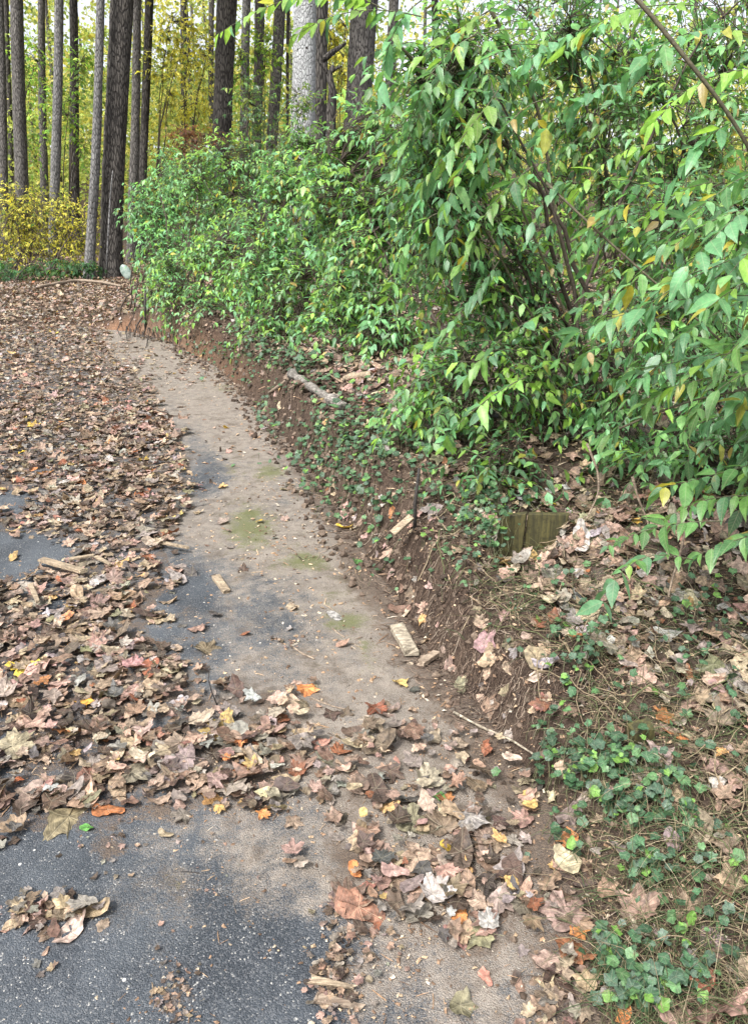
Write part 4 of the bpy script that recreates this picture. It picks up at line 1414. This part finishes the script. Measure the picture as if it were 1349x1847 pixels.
    for (y0, y1, n, smin, smax) in ((.9, 2.2, 16000, .0016, .008), (2.2, 5, 26000, .003, .013), (5, 11, 18000, .006, .022)):
        X = r.uniform(-.6 * y1 - .3, .6 * y1 + .3, n)
        Y = r.uniform(y0, y1, n)
        Z, d, h = terrain(X, Y, True)
        qx, qy, _ = proj(np.stack([X, Y, Z], -1))
        dn = .35 + .9 * vnoise(X, Y, 6, 41) ** 2
        dn = dn * np.where((qx < 560) & (qy > 1480), .16, .8)
        dn = np.maximum(dn, blobattr(qx, qy, [(310, 1790, 55, 75, 1.3), (610, 1770, 50, 110, 1.3), (200, 1540, 60, 40, 1.2), (85, 1665, 70, 40, 1), (500, 1160, 40, 12, 1), (400, 1560, 40, 40, .5), (800, 1260, 140, 60, .8)]))
        dn[d > .02] = 1.0
        k = (r.random(n) < dn)
        X, Y, Z = X[k], Y[k], Z[k]
        m = len(X)
        P = np.stack([X, Y, Z + .006], -1)
        a = r.uniform(0, 6.28, m)
        Xa = norm(np.stack([np.cos(a), np.sin(a), r.normal(0, .25, m)], -1))
        Za = norm(np.array([0, 0, 1.0]) + r.normal(0, .4, (m, 3)))
        Ya = norm(np.cross(Za, Xa))
        Za = np.cross(Xa, Ya)
        cp = np.array([(.40, .29, .19), (.26, .17, .11), (.14, .09, .06), (.42, .34, .25), (.28, .18, .11), (.48, .42, .34)])
        cc = cp[r.choice(6, m, p=[.26, .26, .22, .11, .1, .05])] * r.uniform(.7, 1.2, (m, 1))
        s = smin + (smax - smin) * r.random(m) ** 2.2
        kind = r.random(m)
        tv = np.array([(-1, -.5, 0), (1, -.4, .1), (.7, .6, .25), (-.6, .5, -.1), (0, 0, .5)], float)
        tt = np.array([(0, 1, 4), (1, 2, 4), (2, 3, 4), (3, 0, 4)])
        tv2 = np.array([(-3, -.16, 0), (0, -.2, .25), (3, -.1, .1), (3, .1, .1), (0, .2, .35), (-3, .16, .05)], float)
        tt2 = np.array([(0, 1, 4), (0, 4, 5), (1, 2, 3), (1, 3, 4)])
        k1 = kind < .86
        parts_.append(stamp(tv, tt, P[k1], Xa[k1], Ya[k1], Za[k1], s[k1], cc[k1]))
        k2 = ~k1
        parts_.append(stamp(tv2, tt2, P[k2], Xa[k2], Ya[k2], Za[k2], s[k2] * 1.1, cc[k2]))
    V, T, Cc = merge(parts_)
    link("leaf_crumbs", mk_mesh("leaf_crumbs", V, T, Cc, [M_CRUMB], smooth=False), kind="stuff",
         label="crumbled leaf bits, bark flakes and needles scattered on the ground", category="leaf crumbs")


build_litter()

# ------------------------------------------------------------------ ivy on the bank
IVYS = [(0, 1.0), (12, .84), (24, .70), (40, .70), (56, .80), (72, .68), (92, .60), (112, .64), (135, .62), (158, .46)]


def build_ivy():
    r = np.random.default_rng(91)
    pts = [(1050, 1400, 45, 40, 80), (1120, 1390, 45, 35, 90), (1180, 1440, 55, 45, 110), (1110, 1480, 40, 30, 60), (1160, 1580, 55, 35, 80), (1100, 1740, 35, 35, 60), (1190, 1790, 55, 45, 110), (1130, 1820, 45, 30, 60), (1230, 1500, 40, 30, 40), (1050, 1200, 60, 60, 110), (1000, 1400, 50, 40, 50), (1280, 1120, 80, 50, 80),
           (870, 960, 50, 60, 190), (910, 900, 60, 25, 90), (600, 810, 60, 70, 420), (680, 800, 80, 50, 300), (520, 650, 90, 40, 420), (650, 900, 50, 50, 120), (450, 620, 60, 35, 260), (560, 900, 40, 25, 40), (500, 850, 60, 20, 40),
           (640, 720, 80, 40, 100), (820, 1000, 60, 50, 60), (760, 870, 60, 60, 100), (1230, 1250, 100, 90, 60), (980, 1080, 100, 70, 70), (1280, 1600, 80, 200, 70), (700, 1000, 40, 60, 20), (1020, 1530, 40, 30, 18), (480, 760, 25, 60, 90), (380, 640, 50, 20, 110), (1010, 1340, 60, 40, 40), (1230, 1750, 90, 90, 60)]
    P = []
    for (x, y, rx, ry, n) in pts:
        q = G(np.clip(r.normal(x, rx * .6, n), -50, 1400), np.clip(r.normal(y, ry * .6, n), 560, 1900))
        P.append(q)
    yb = float(G(np.array(965), np.array(1000))[1])
    nb = 75
    climb = at(np.clip(r.normal(893, 20, nb), 850, 935), r.uniform(915, 1025, nb), np.full(nb, yb - .05) - r.uniform(0, .04, nb))
    P = np.concatenate(P + [climb])
    d, h = toe_dist(P[:, 0], P[:, 1])
    P = P[(d > -.12) | (r.random(len(P)) < .15)]
    P = P[(P[:, 1] > 3.2) | (r.random(len(P)) < .9)]
    P = P[r.random(len(P)) < np.where(P[:, 1] > 3.2, .72, .72)]
    n = len(P)
    dist = np.linalg.norm(P - C0, axis=1)
    lift = r.uniform(.01, .09, n)
    P = P + np.array([0, 0, 1.0]) * lift[:, None]
    Zn = norm(np.array([-.15, -.35, 1.0]) + r.normal(0, .35, (n, 3)))
    a = r.uniform(0, 6.28, n)
    Xn = norm(np.cross(np.stack([np.cos(a), np.sin(a), np.zeros(n)], -1), Zn))
    Yn = np.cross(Zn, Xn)
    pal = np.array([(.032, .085, .038), (.045, .112, .05), (.025, .064, .032), (.07, .155, .058), (.11, .23, .04), (.055, .10, .065)])
    col = pal[r.choice(6, n, p=[.24, .22, .16, .18, .09, .11])] * r.uniform(.8, 1.25, (n, 1))
    siz = r.uniform(.008, .025, n) * np.where(dist > 5, 1.7, np.where(dist > 3.4, 1.3, 1))
    tp = [tpl_lobed(IVYS, r, .25, (.5,), False, .04) for _ in range(6)]
    parts_ = []
    for v in range(6):
        k = np.arange(n) % 6 == v
        parts_.append(stamp(tp[v][0], tp[v][1], P[k], Xn[k], Yn[k], Zn[k], siz[k], col[k], tp[v][2]))
    # stalks down to the ground and runners between neighbours
    p0 = P.copy()
    p0[:, 2] -= lift + .01
    p0[:, :2] += r.normal(0, .02, (n, 2))
    Vv, Tt = tubes(bez(p0, (p0 + P) / 2 + r.normal(0, .01, (n, 3)), P, 4), np.full((n, 4), .0011), 3, False)
    parts_.append((Vv, Tt, np.array((.10, .11, .05))))
    V, T, Cc = merge(parts_)
    link("ground_ivy", mk_mesh("ground_ivy", V, T, Cc, [M_IVY]), kind="stuff", label="dark glossy ivy creeping over the bank and the lower right ground", category="ivy")


build_ivy()


def build_roots():
    r = np.random.default_rng(14)
    # fine roots and vine ends over the cut bank
    n = 2300
    px = np.concatenate([r.normal(800, 130, 1200), r.normal(900, 90, 550), r.uniform(480, 760, 350), r.uniform(1000, 1349, 200)])
    py = np.concatenate([r.normal(1090, 120, 1200), r.normal(1260, 60, 550), r.uniform(720, 980, 350), r.uniform(1000, 1800, 200)])
    py = np.clip(py, 620, 1840)
    S0 = G(px, py)
    d, h = toe_dist(S0[:, 0], S0[:, 1])
    k = (d > -.1) & (d < .9)
    S0 = S0[k]
    n = len(S0)
    K = 8
    a = r.uniform(0, 6.28, n)
    step = r.uniform(.008, .028, n) * np.clip(S0[:, 1] / 2.6, .7, 2)
    Q = np.zeros((n, K, 3))
    p = S0.copy()
    for i in range(K):
        Q[:, i] = p
        a = a + r.normal(0, .85, n)
        dl = np.stack([np.cos(a), np.sin(a), np.zeros(n)], -1) * step[:, None]
        dz = terrain(p[:, 0] + dl[:, 0], p[:, 1] + dl[:, 1]) - p[:, 2]
        dl = dl / np.sqrt(1 + (dz / step) ** 2)[:, None]
        p = p + dl
        p[:, 2] = terrain(p[:, 0], p[:, 1])
    arch = np.sin(np.linspace(0, np.pi, K))[None] * r.uniform(0.0, .06, (n, 1)) ** 1.5 + .003
    Q[:, :, 2] += arch
    R = np.linspace(1, .4, K)[None] * (r.uniform(.0007, .0021, n) * np.clip(S0[:, 1] / 2.6, .8, 2))[:, None]
    V, T = tubes(Q, R, 4, False)
    pal = np.array([(.10, .07, .052), (.20, .15, .115), (.055, .038, .03), (.33, .265, .205), (.14, .10, .075)])
    cc = np.repeat(pal[r.choice(5, n, p=[.3, .18, .28, .07, .17])] * r.uniform(.7, 1.2, (n, 1)), K * 4, 0)
    parts_ = [(V, T, cc)]
    link("root_tangle", mk_mesh("root_tangle", *merge(parts_), mats=[M_CRUMB]), kind="stuff", label="tangle of fine bare roots hanging over the cut earth bank", category="roots")
    # clods of crumbling soil on the cut and at its foot
    n = 6500
    yy = r.uniform(1.2, 11.5, n) ** 1.0
    o = np.argsort(TOE[:, 1])
    tx = np.interp(yy, TOE[o, 1], TOE[o, 0])
    xx = tx + r.normal(.14, .2, n)
    zz, d, h = terrain(xx, yy, True)
    k = (d > -.22) & (d < .6)
    xx, yy, zz = xx[k], yy[k], zz[k]
    n = len(xx)
    oc = np.array([(1, 0, 0), (-1, 0, 0), (0, 1, 0), (0, -1, 0), (0, 0, 1), (0, 0, -1), (.6, .6, .6), (-.6, .6, .55), (.6, -.6, .6), (-.6, -.6, .55)], float)
    tt = np.array([(0, 6, 8), (0, 2, 6), (2, 7, 6), (2, 1, 7), (1, 9, 7), (1, 3, 9), (3, 8, 9), (3, 0, 8), (4, 6, 7), (4, 7, 9), (4, 9, 8), (4, 8, 6), (0, 5, 2), (2, 5, 1), (1, 5, 3), (3, 5, 0)])
    a = r.uniform(0, 6.28, n)
    Xa = norm(np.stack([np.cos(a), np.sin(a), r.normal(0, .4, n)], -1))
    Za = norm(np.array([0, 0, 1.0]) + r.normal(0, .4, (n, 3)))
    Ya = norm(np.cross(Za, Xa))
    Za = np.cross(Xa, Ya)
    sz = (.003 + .018 * r.random(n) ** 3.5) * np.clip(yy / 3, .7, 1.5)
    cc = np.array([(.085, .06, .045), (.12, .088, .066), (.055, .04, .03), (.16, .12, .09)])[r.integers(4, size=n)] * r.uniform(.7, 1.2, (n, 1))
    prt = []
    for v in range(5):
        m_ = np.arange(n) % 5 == v
        prt.append(stamp(oc * r.uniform(.6, 1.25, (10, 1)), tt, np.stack([xx, yy, zz + sz * .3], -1)[m_], Xa[m_], Ya[m_], Za[m_], sz[m_], cc[m_]))
    link("soil_clods", mk_mesh("soil_clods", *merge(prt), mats=[M_CRUMB], smooth=False), kind="stuff", label="crumbling clods of brown soil on the cut bank and along its foot", category="soil")
    # runners and dead vine stems wandering through the ivy
    n = 170
    px = np.concatenate([r.uniform(1000, 1400, 110), r.uniform(700, 1050, 60)])
    py = np.concatenate([r.uniform(1080, 1880, 110), r.uniform(900, 1250, 60)])
    p = G(px, py)
    a = r.uniform(0, 6.28, n)
    K = 14
    Q = np.zeros((n, K, 3))
    for i in range(K):
        Q[:, i] = p
        a = a + r.normal(0, .4, n)
        p = p + np.stack([np.cos(a), np.sin(a), np.zeros(n)], -1) * .035
        p[:, 2] = terrain(p[:, 0], p[:, 1])
    Q[:, :, 2] += .012 + .05 * np.abs(np.sin(np.linspace(0, 6, K)[None] + r.uniform(0, 6, (n, 1)))) * r.uniform(0, 1, (n, 1))
    dq = toe_dist(Q[..., 0], Q[..., 1])[0].min(1)
    Q = Q[dq > .06]
    n = len(Q)
    V, T = tubes(Q, np.full((n, K), .0016) * r.uniform(.7, 1.5, (n, 1)), 5, False)
    pal = np.array([(.20, .155, .10), (.10, .075, .05), (.30, .24, .16), (.10, .11, .05)])
    cc = np.repeat(pal[r.choice(4, n)], K * 5, 0)
    link("creeping_vines", mk_mesh("creeping_vines", V, T, cc, mats=[M_CRUMB]), kind="stuff", label="thin dry vine runners creeping between ivy and leaves on the right", category="vines")
    # dry grass and straw on the right
    n = 3400
    px = np.concatenate([r.uniform(1050, 1400, 2700), r.normal(1120, 60, 350), r.normal(960, 60, 350)])
    py = np.concatenate([r.uniform(1000, 1900, 2700), r.normal(930, 60, 350), r.normal(1090, 50, 350)])
    py = np.clip(py, 840, 1900)
    S0 = G(px, py)
    d, h = toe_dist(S0[:, 0], S0[:, 1])
    S0 = S0[d > .02]
    n = len(S0)
    a = r.uniform(0, 6.28, n)
    L = r.uniform(.05, .2, n)
    dv = np.stack([np.cos(a), np.sin(a), np.zeros(n)], -1)
    p1 = S0 + dv * (L * .4)[:, None] + np.array([0, 0, 1.0]) * (L * r.uniform(.1, .7, n))[:, None]
    p2 = S0 + dv * L[:, None] + np.array([0, 0, 1.0]) * (L * r.uniform(-.05, .3, n))[:, None]
    V, T = tubes(bez(S0, p1, p2, 6), np.linspace(1, .4, 6)[None] * r.uniform(.0006, .0014, n)[:, None], 3, False)
    pal = np.array([(.28, .22, .14), (.18, .14, .09), (.12, .12, .06), (.07, .11, .045), (.40, .33, .22)])
    cc = np.repeat(pal[r.choice(5, n, p=[.16, .24, .2, .34, .06])], 18, 0)
    link("dry_grass", mk_mesh("dry_grass", *merge([(V, T, cc)]), mats=[M_CRUMB]), kind="stuff", label="dry grass and straw tangled between the ivy on the right", category="grass")


build_roots()

# ------------------------------------------------------------------ small separate things
def pgs(lst, lift=0.0):
    out_ = []
    for a, b in lst:
        p = G(np.array(a), np.array(b))
        p[2] += lift
        out_.append(p)
    return np.array(out_)


def smooth_line(p, k=4):
    q = [p[0]]
    for i in range(len(p) - 1):
        for f in np.linspace(0, 1, k + 1)[1:]:
            q.append(p[i] * (1 - f) + p[i + 1] * f)
    q = np.array(q)
    for _ in range(2):
        q[1:-1] = (q[:-2] + 2 * q[1:-1] + q[2:]) / 4
    return q


def log_mesh(p, r0, r1, mat, sides=12, seed=0, rough=.08, name="log"):
    r = np.random.default_rng(seed)
    q = smooth_line(p)
    R = np.linspace(r0, r1, len(q))
    V, T = tubes(q[None], R[None] * (1 + r.normal(0, rough * 1.6, (1, len(q)))), sides)
    V = V + r.normal(0, r0 * rough * .5, V.shape)
    return mk_mesh(name, V, T, mats=[mat])


def stick(name, label, cat, pix, r0, r1, mat, lift=0.01, seed=0, sides=8):
    p = pgs(pix, lift)
    return solo(name, log_mesh(p, r0, r1, mat, sides, seed, .1, name), p[0], label, cat)


def plank_mesh(c, ax, upv, L, W, H, mat, seed=0, name="plank", taper=.0, jag=.0):
    """a split board: box with rings along its length, broken ends"""
    r = np.random.default_rng(seed)
    ax = norm(np.array(ax, float))
    upv = norm(np.array(upv, float) - ax * (np.array(upv) @ ax))
    sd = np.cross(upv, ax)
    k = 9
    prof = np.array([(-1, -.8), (-.85, -1), (.85, -1), (1, -.8), (1, .75), (.8, 1), (-.8, 1), (-1, .75)], float)
    rings = []
    for i in range(k):
        t = i / (k - 1) - .5
        w = W * (1 - taper * (t + .5)) * (1 + r.normal(0, .03))
        e = prof * np.array([w / 2, H / 2])
        off = r.normal(0, jag, 8) * L if i in (0, k - 1) else np.zeros(8)
        rings.append(np.array(c)[None] + ax[None] * (t * L + off)[:, None] + sd[None] * e[:, :1] + upv[None] * (e[:, 1:] + r.normal(0, H * .04, (8, 1))))
    V = np.concatenate(rings)
    q = []
    for i in range(k - 1):
        for j in range(8):
            j2 = (j + 1) % 8
            a, b, c_, d = i * 8 + j, i * 8 + j2, i * 8 + 8 + j2, i * 8 + 8 + j
            q += [(a, b, c_), (a, c_, d)]
    q += [(0, j + 1, j) for j in range(1, 7)]
    o = (k - 1) * 8
    q += [(o, o + j, o + j + 1) for j in range(1, 7)]
    return mk_mesh(name, V, np.array(q), mats=[mat], smooth=False)


def chunk(name, label, cat, p0, p1, wpx, thick, mat, lift=.012, seed=0, taper=.1, jag=.02, roll=0.0):
    A = pgs([p0, p1], lift)
    ax = A[1] - A[0]
    L = np.linalg.norm(ax)
    mid = A.mean(0)
    W = wpx * np.linalg.norm(mid - C0) / FPX
    upv = np.array([roll, -.1, 1.0])
    me = plank_mesh(mid + np.array([0, 0, thick / 2]), ax, upv, L, W, thick, mat, seed, name, taper, jag)
    return solo(name, me, mid, label, cat)


chunk("split_wood", "pale thick piece of split wood lying at the foot of the rooty bank", "wood piece", (716, 1140), (742, 1188), 27, .026, W_WHITE, .012, 1, .12, .05)
chunk("bark_piece", "small reddish brown bark chunk beside the dark end of the pale split wood", "bark piece", (758, 1205), (788, 1186), 16, .02, W_OLD, .01, 2, .2, .04)
chunk("split_wood", "pale wedge of split wood lying across bare asphalt in the left litter", "wood piece", (80, 1027), (152, 1048), 14, .018, W_PALE, .04, 3, .1, .02, .3)
chunk("split_wood", "flat pale splinter just behind the wood wedge in the left litter", "wood piece", (128, 1026), (172, 1019), 9, .010, W_PALE, .045, 4, .3, .03)
chunk("split_wood", "short tan splinter lying on leaves right of the wood wedge", "wood piece", (176, 1022), (202, 1036), 8, .010, W_PALE, .045, 5, .4, .03)
chunk("split_wood", "short tan wood stick lying alone on the grey driveway strip", "wood piece", (390, 1046), (410, 1074), 15, .02, W_PALE, .008, 6, .1, .03)
chunk("split_wood", "tan splinter standing out of the leaves below the bare asphalt patch", "wood piece", (58, 1075), (72, 1108), 9, .012, W_PALE, .05, 7, .3, .03)
chunk("split_wood", "long thin splinter at the right border of the left litter", "wood piece", (282, 990), (340, 1002), 9, .012, W_PALE, .035, 8, .5, .02)
chunk("bark_piece", "torn strip of tan bark at the bottom of the photo on brown crumbs", "bark piece", (562, 1778), (636, 1792), 13, .006, W_PALE, .015, 9, .6, .06)
chunk("bark_piece", "dark brown rotten bark slab just below the tan bark strip at the bottom", "bark piece", (570, 1806), (648, 1822), 18, .008, W_OLD, .006, 10, .6, .08)
chunk("wood_block", "half buried olive wood block in the ivy at the right", "wood block", (1132, 1338), (1172, 1330), 26, .06, W_GREEN, -.01, 11, .0, .01)
stick("pale_stick", "long pale bent stick lying from the driveway edge up to the ivy", "stick", [(818, 1290), (868, 1318), (918, 1338), (948, 1358), (976, 1376)], .0045, .003, W_WHITE, .012, 1)
stick("fallen_branch", "long arched bare branch lying on the far leaf litter before the thickest trunk", "branch", [(72, 524), (100, 519), (140, 512), (165, 513), (195, 517), (219, 523)], .045, .03, W_OLD, .09, 2)
stick("fallen_log", "pale bleached log lying on the bank below the green shrub", "log", [(528, 682), (560, 704), (590, 726), (622, 742)], .036, .030, W_LOG, .03, 3, 16)
stick("fallen_log", "short pale branch piece on the bank to the right of the bleached log", "log", [(622, 694), (646, 688), (668, 686)], .035, .025, W_PALE, .04, 4)
stick("thin_stick", "thin tan stick sticking out of the bank left of the bleached log", "stick", [(486, 715), (505, 702), (524, 688)], .016, .01, W_OLD, .03, 5)
stick("thin_stick", "short tan stick on the sandy strip in front of the bank's moss", "stick", [(528, 1170), (548, 1184), (568, 1192)], .004, .003, W_OLD, .008, 6)
stick("thin_stick", "thin brown stick on moss just left of the pale split wood", "stick", [(600, 1136), (612, 1146), (622, 1152)], .004, .003, W_OLD, .006, 7)
stick("twig", "dark thin twig lying on the foreground asphalt, pointing away from the camera", "twig", [(300, 1632), (304, 1600), (310, 1560)], .0022, .0016, W_DARK, .006, 8, 6)
stick("twig", "short dark twig lying crosswise on the foreground asphalt", "twig", [(312, 1578), (336, 1576), (360, 1579)], .0026, .0018, W_DARK, .006, 9, 6)
stick("twig", "thin grey twig lying across the left litter under the orange maple leaf", "twig", [(255, 1384), (290, 1377), (318, 1374)], .003, .002, W_OLD, .03, 10, 6)
stick("twig", "brown twig on the sandy ground below the orange leaf at the strip's end", "twig", [(560, 1262), (600, 1278), (640, 1286)], .003, .0015, W_OLD, .008, 11, 6)
# upright forked twig
p = pgs([(392, 1272)])[0]
t = thing("upright_twig", "dark forked twig standing upright at the edge of the litter", "twig", p)
y0 = float(p[1])
for pp, rr in (([(392, 1272), (383, 1250), (376, 1225), (379, 1200)], (.0022, .002, .0016, .001)), ([(388, 1262), (391, 1250), (393, 1238)], (.0014, .0012, .0008))):
    pl = np.array([at(a, b, y0) for a, b in pp])
    V1, T1 = tubes(pl[None], np.array([rr]), 6)
    part("twig_arm", mk_mesh("twig_arm", V1, T1, mats=[W_DARK]), t)

# mossy boards set on edge in the bank
bp = G(np.array(965), np.array(1000))
t = thing("mossy_board", "short olive green retaining board of two mossy planks stuck upright in the bank", "board", bp)
Yb = float(bp[1])
for k_, (q, tilt) in enumerate(((((904, 932), (950, 926), (932, 1030), (872, 1040)), 0), (((952, 927), (1026, 928), (1005, 990), (935, 1012)), 0))):
    dep_y = Yb + (0.0 if k_ else -.02)
    c4 = np.array([at(a, b, dep_y + (.06 if i > 1 else .10) * 0) for i, (a, b) in enumerate(q)])
    c4[2:, 2] -= .10
    back = c4 + np.array([.01, .035, 0])
    V8 = np.vstack([c4, back])
    F = [(0, 1, 2, 3), (7, 6, 5, 4), (4, 5, 1, 0), (5, 6, 2, 1), (6, 7, 3, 2), (7, 4, 0, 3)]
    me = mk_mesh("plank", V8, np.array(F), mats=[W_GREEN], smooth=False)
    o = part("plank", me, t)
    bv = o.modifiers.new("bevel", 'BEVEL')
    bv.width = .004
    bv.segments = 2
# dark stake with a tilted pale board
sp = G(np.array(748), np.array(955))
pl = np.array([sp + [0, 0, -.1], sp + [.0, .01, .12], at(756, 845, float(sp[1]))])
V1, T1 = tubes(pl[None], np.array([[.009, .009, .007]]), 6)
solo("dark_stake", mk_mesh("dark_stake", V1, T1, mats=[W_DARK]), sp, "dark wooden stake standing in the bank left of the mossy board", "stake")
A = np.array([at(708, 962, float(sp[1]) - .08), at(742, 932, float(sp[1]) - .03)])
me = plank_mesh(A.mean(0), A[1] - A[0], (-.3, -.6, .7), np.linalg.norm(A[1] - A[0]) * 1.0, .035, .014, W_PALE, 12, "board_offcut", .05, .01)
solo("board_offcut", me, A.mean(0), "small pale board offcut leaning against the dark stake in the bank", "wood piece")
# far thin dark stake
fp = G(np.array(263), np.array(596))
pl = np.array([fp + [0, 0, -.1], at(262, 560, float(fp[1])), at(263, 524, float(fp[1]))])
V1, T1 = tubes(pl[None], np.array([[.022, .02, .018]]), 6)
solo("dark_stake", mk_mesh("dark_stake", V1, T1, mats=[W_DARK]), fp, "thin dark stake upright at the far end of the clay bank", "stake")
# dark roots hanging over the far clay cut
hr = np.random.default_rng(8)
Q, RR = [], []
for x in np.linspace(222, 330, 26):
    g0 = G(np.array(x + hr.normal(0, 2)), np.array(586 + (x - 220) * .17 + hr.normal(0, 3)))
    g1 = G(np.array(x + hr.normal(0, 3)), np.array(610 + (x - 220) * .14 + hr.normal(0, 5)))
    g0[2] += .01
    g1[2] += .01
    m = (g0 + g1) / 2 + hr.normal(0, .02, 3)
    m[2] += .02
    Q.append(np.array([g0, m, g1]))
    RR.append([.008, .006, .003])
V1, T1 = tubes(np.array(Q), np.array(RR), 5)
link("hanging_roots", mk_mesh("hanging_roots", V1, T1, mats=[W_DARK]), kind="stuff", label="dark roots hanging down over the orange clay cut", category="roots")

# pale green oval marker beside the thickest trunk
mp = G(np.array(229), np.array(506))
t = thing("oval_marker", "pale green oval marker disc standing beside the foot of the thickest trunk", "marker", mp)
mc = at(228, 491, float(mp[1]))
dm = (mc - C0) @ FW / FPX
th = np.linspace(0, 2 * np.pi, 28, endpoint=False)
rings = []
for f, dy in ((.0, -.05), (.6, -.05), (.92, -.035), (1.0, -.01), (1.0, .03), (.9, .05), (0, .05)):
    rings.append(mc + np.stack([np.cos(th) * 9.5 * dm * f - np.sin(th) * 4 * dm * f, np.full(28, dy), np.sin(th) * 13.5 * dm * f], -1))
V = np.concatenate(rings)
T = []
for i in range(6):
    for j in range(28):
        j2 = (j + 1) % 28
        T.append((i * 28 + j, i * 28 + j2, i * 28 + 28 + j2, i * 28 + 28 + j))
m, nt, bs, out = new_mat("marker_paint")
tc = nt.nodes.new("ShaderNodeTexCoord")
nz = noise(nt, tc.outputs['Object'], 9, 4)
nt.links.new(mixc(nt, mapr(nt, nz, .42, .62), (.26, .32, .28), (.14, .20, .17)), bs.inputs['Base Color'])
bs.inputs['Roughness'].default_value = .5
part("disc", mk_mesh("disc", V, np.array(T), mats=[m]), t)
V1, T1 = tubes(np.array([[mp + [0, .03, -.1], mc + [0, .06, 0]]]), np.array([[.02, .02]]), 6)
part("stake", mk_mesh("stake", V1, T1, mats=[W_DARK]), t)

# dead vines draped right of the mossy board
for vi, (pix, lab) in enumerate(((([(1058, 800), (1078, 850), (1080, 890), (1060, 930), (1042, 970)]), "pale dead vine hanging down just right of the mossy board"),
                                 (([(1140, 860), (1150, 900), (1168, 940), (1172, 970)]), "thin grey dead vine in the dark hollow under the near shrub"),
                                 (([(1235, 960), (1225, 1000), (1210, 1050), (1200, 1100)]), "bare straw coloured vine end hanging over the ivy at the right"))):
    g = G(np.array(pix[-1][0]), np.array(pix[-1][1]))
    pl = np.array([at(a, b, float(g[1]) + .05) for a, b in pix[:-1]] + [g])
    solo("dead_vine", log_mesh(pl, .005, .003, W_OLD, 6, vi, .08, "dead_vine"), g, lab, "vine")
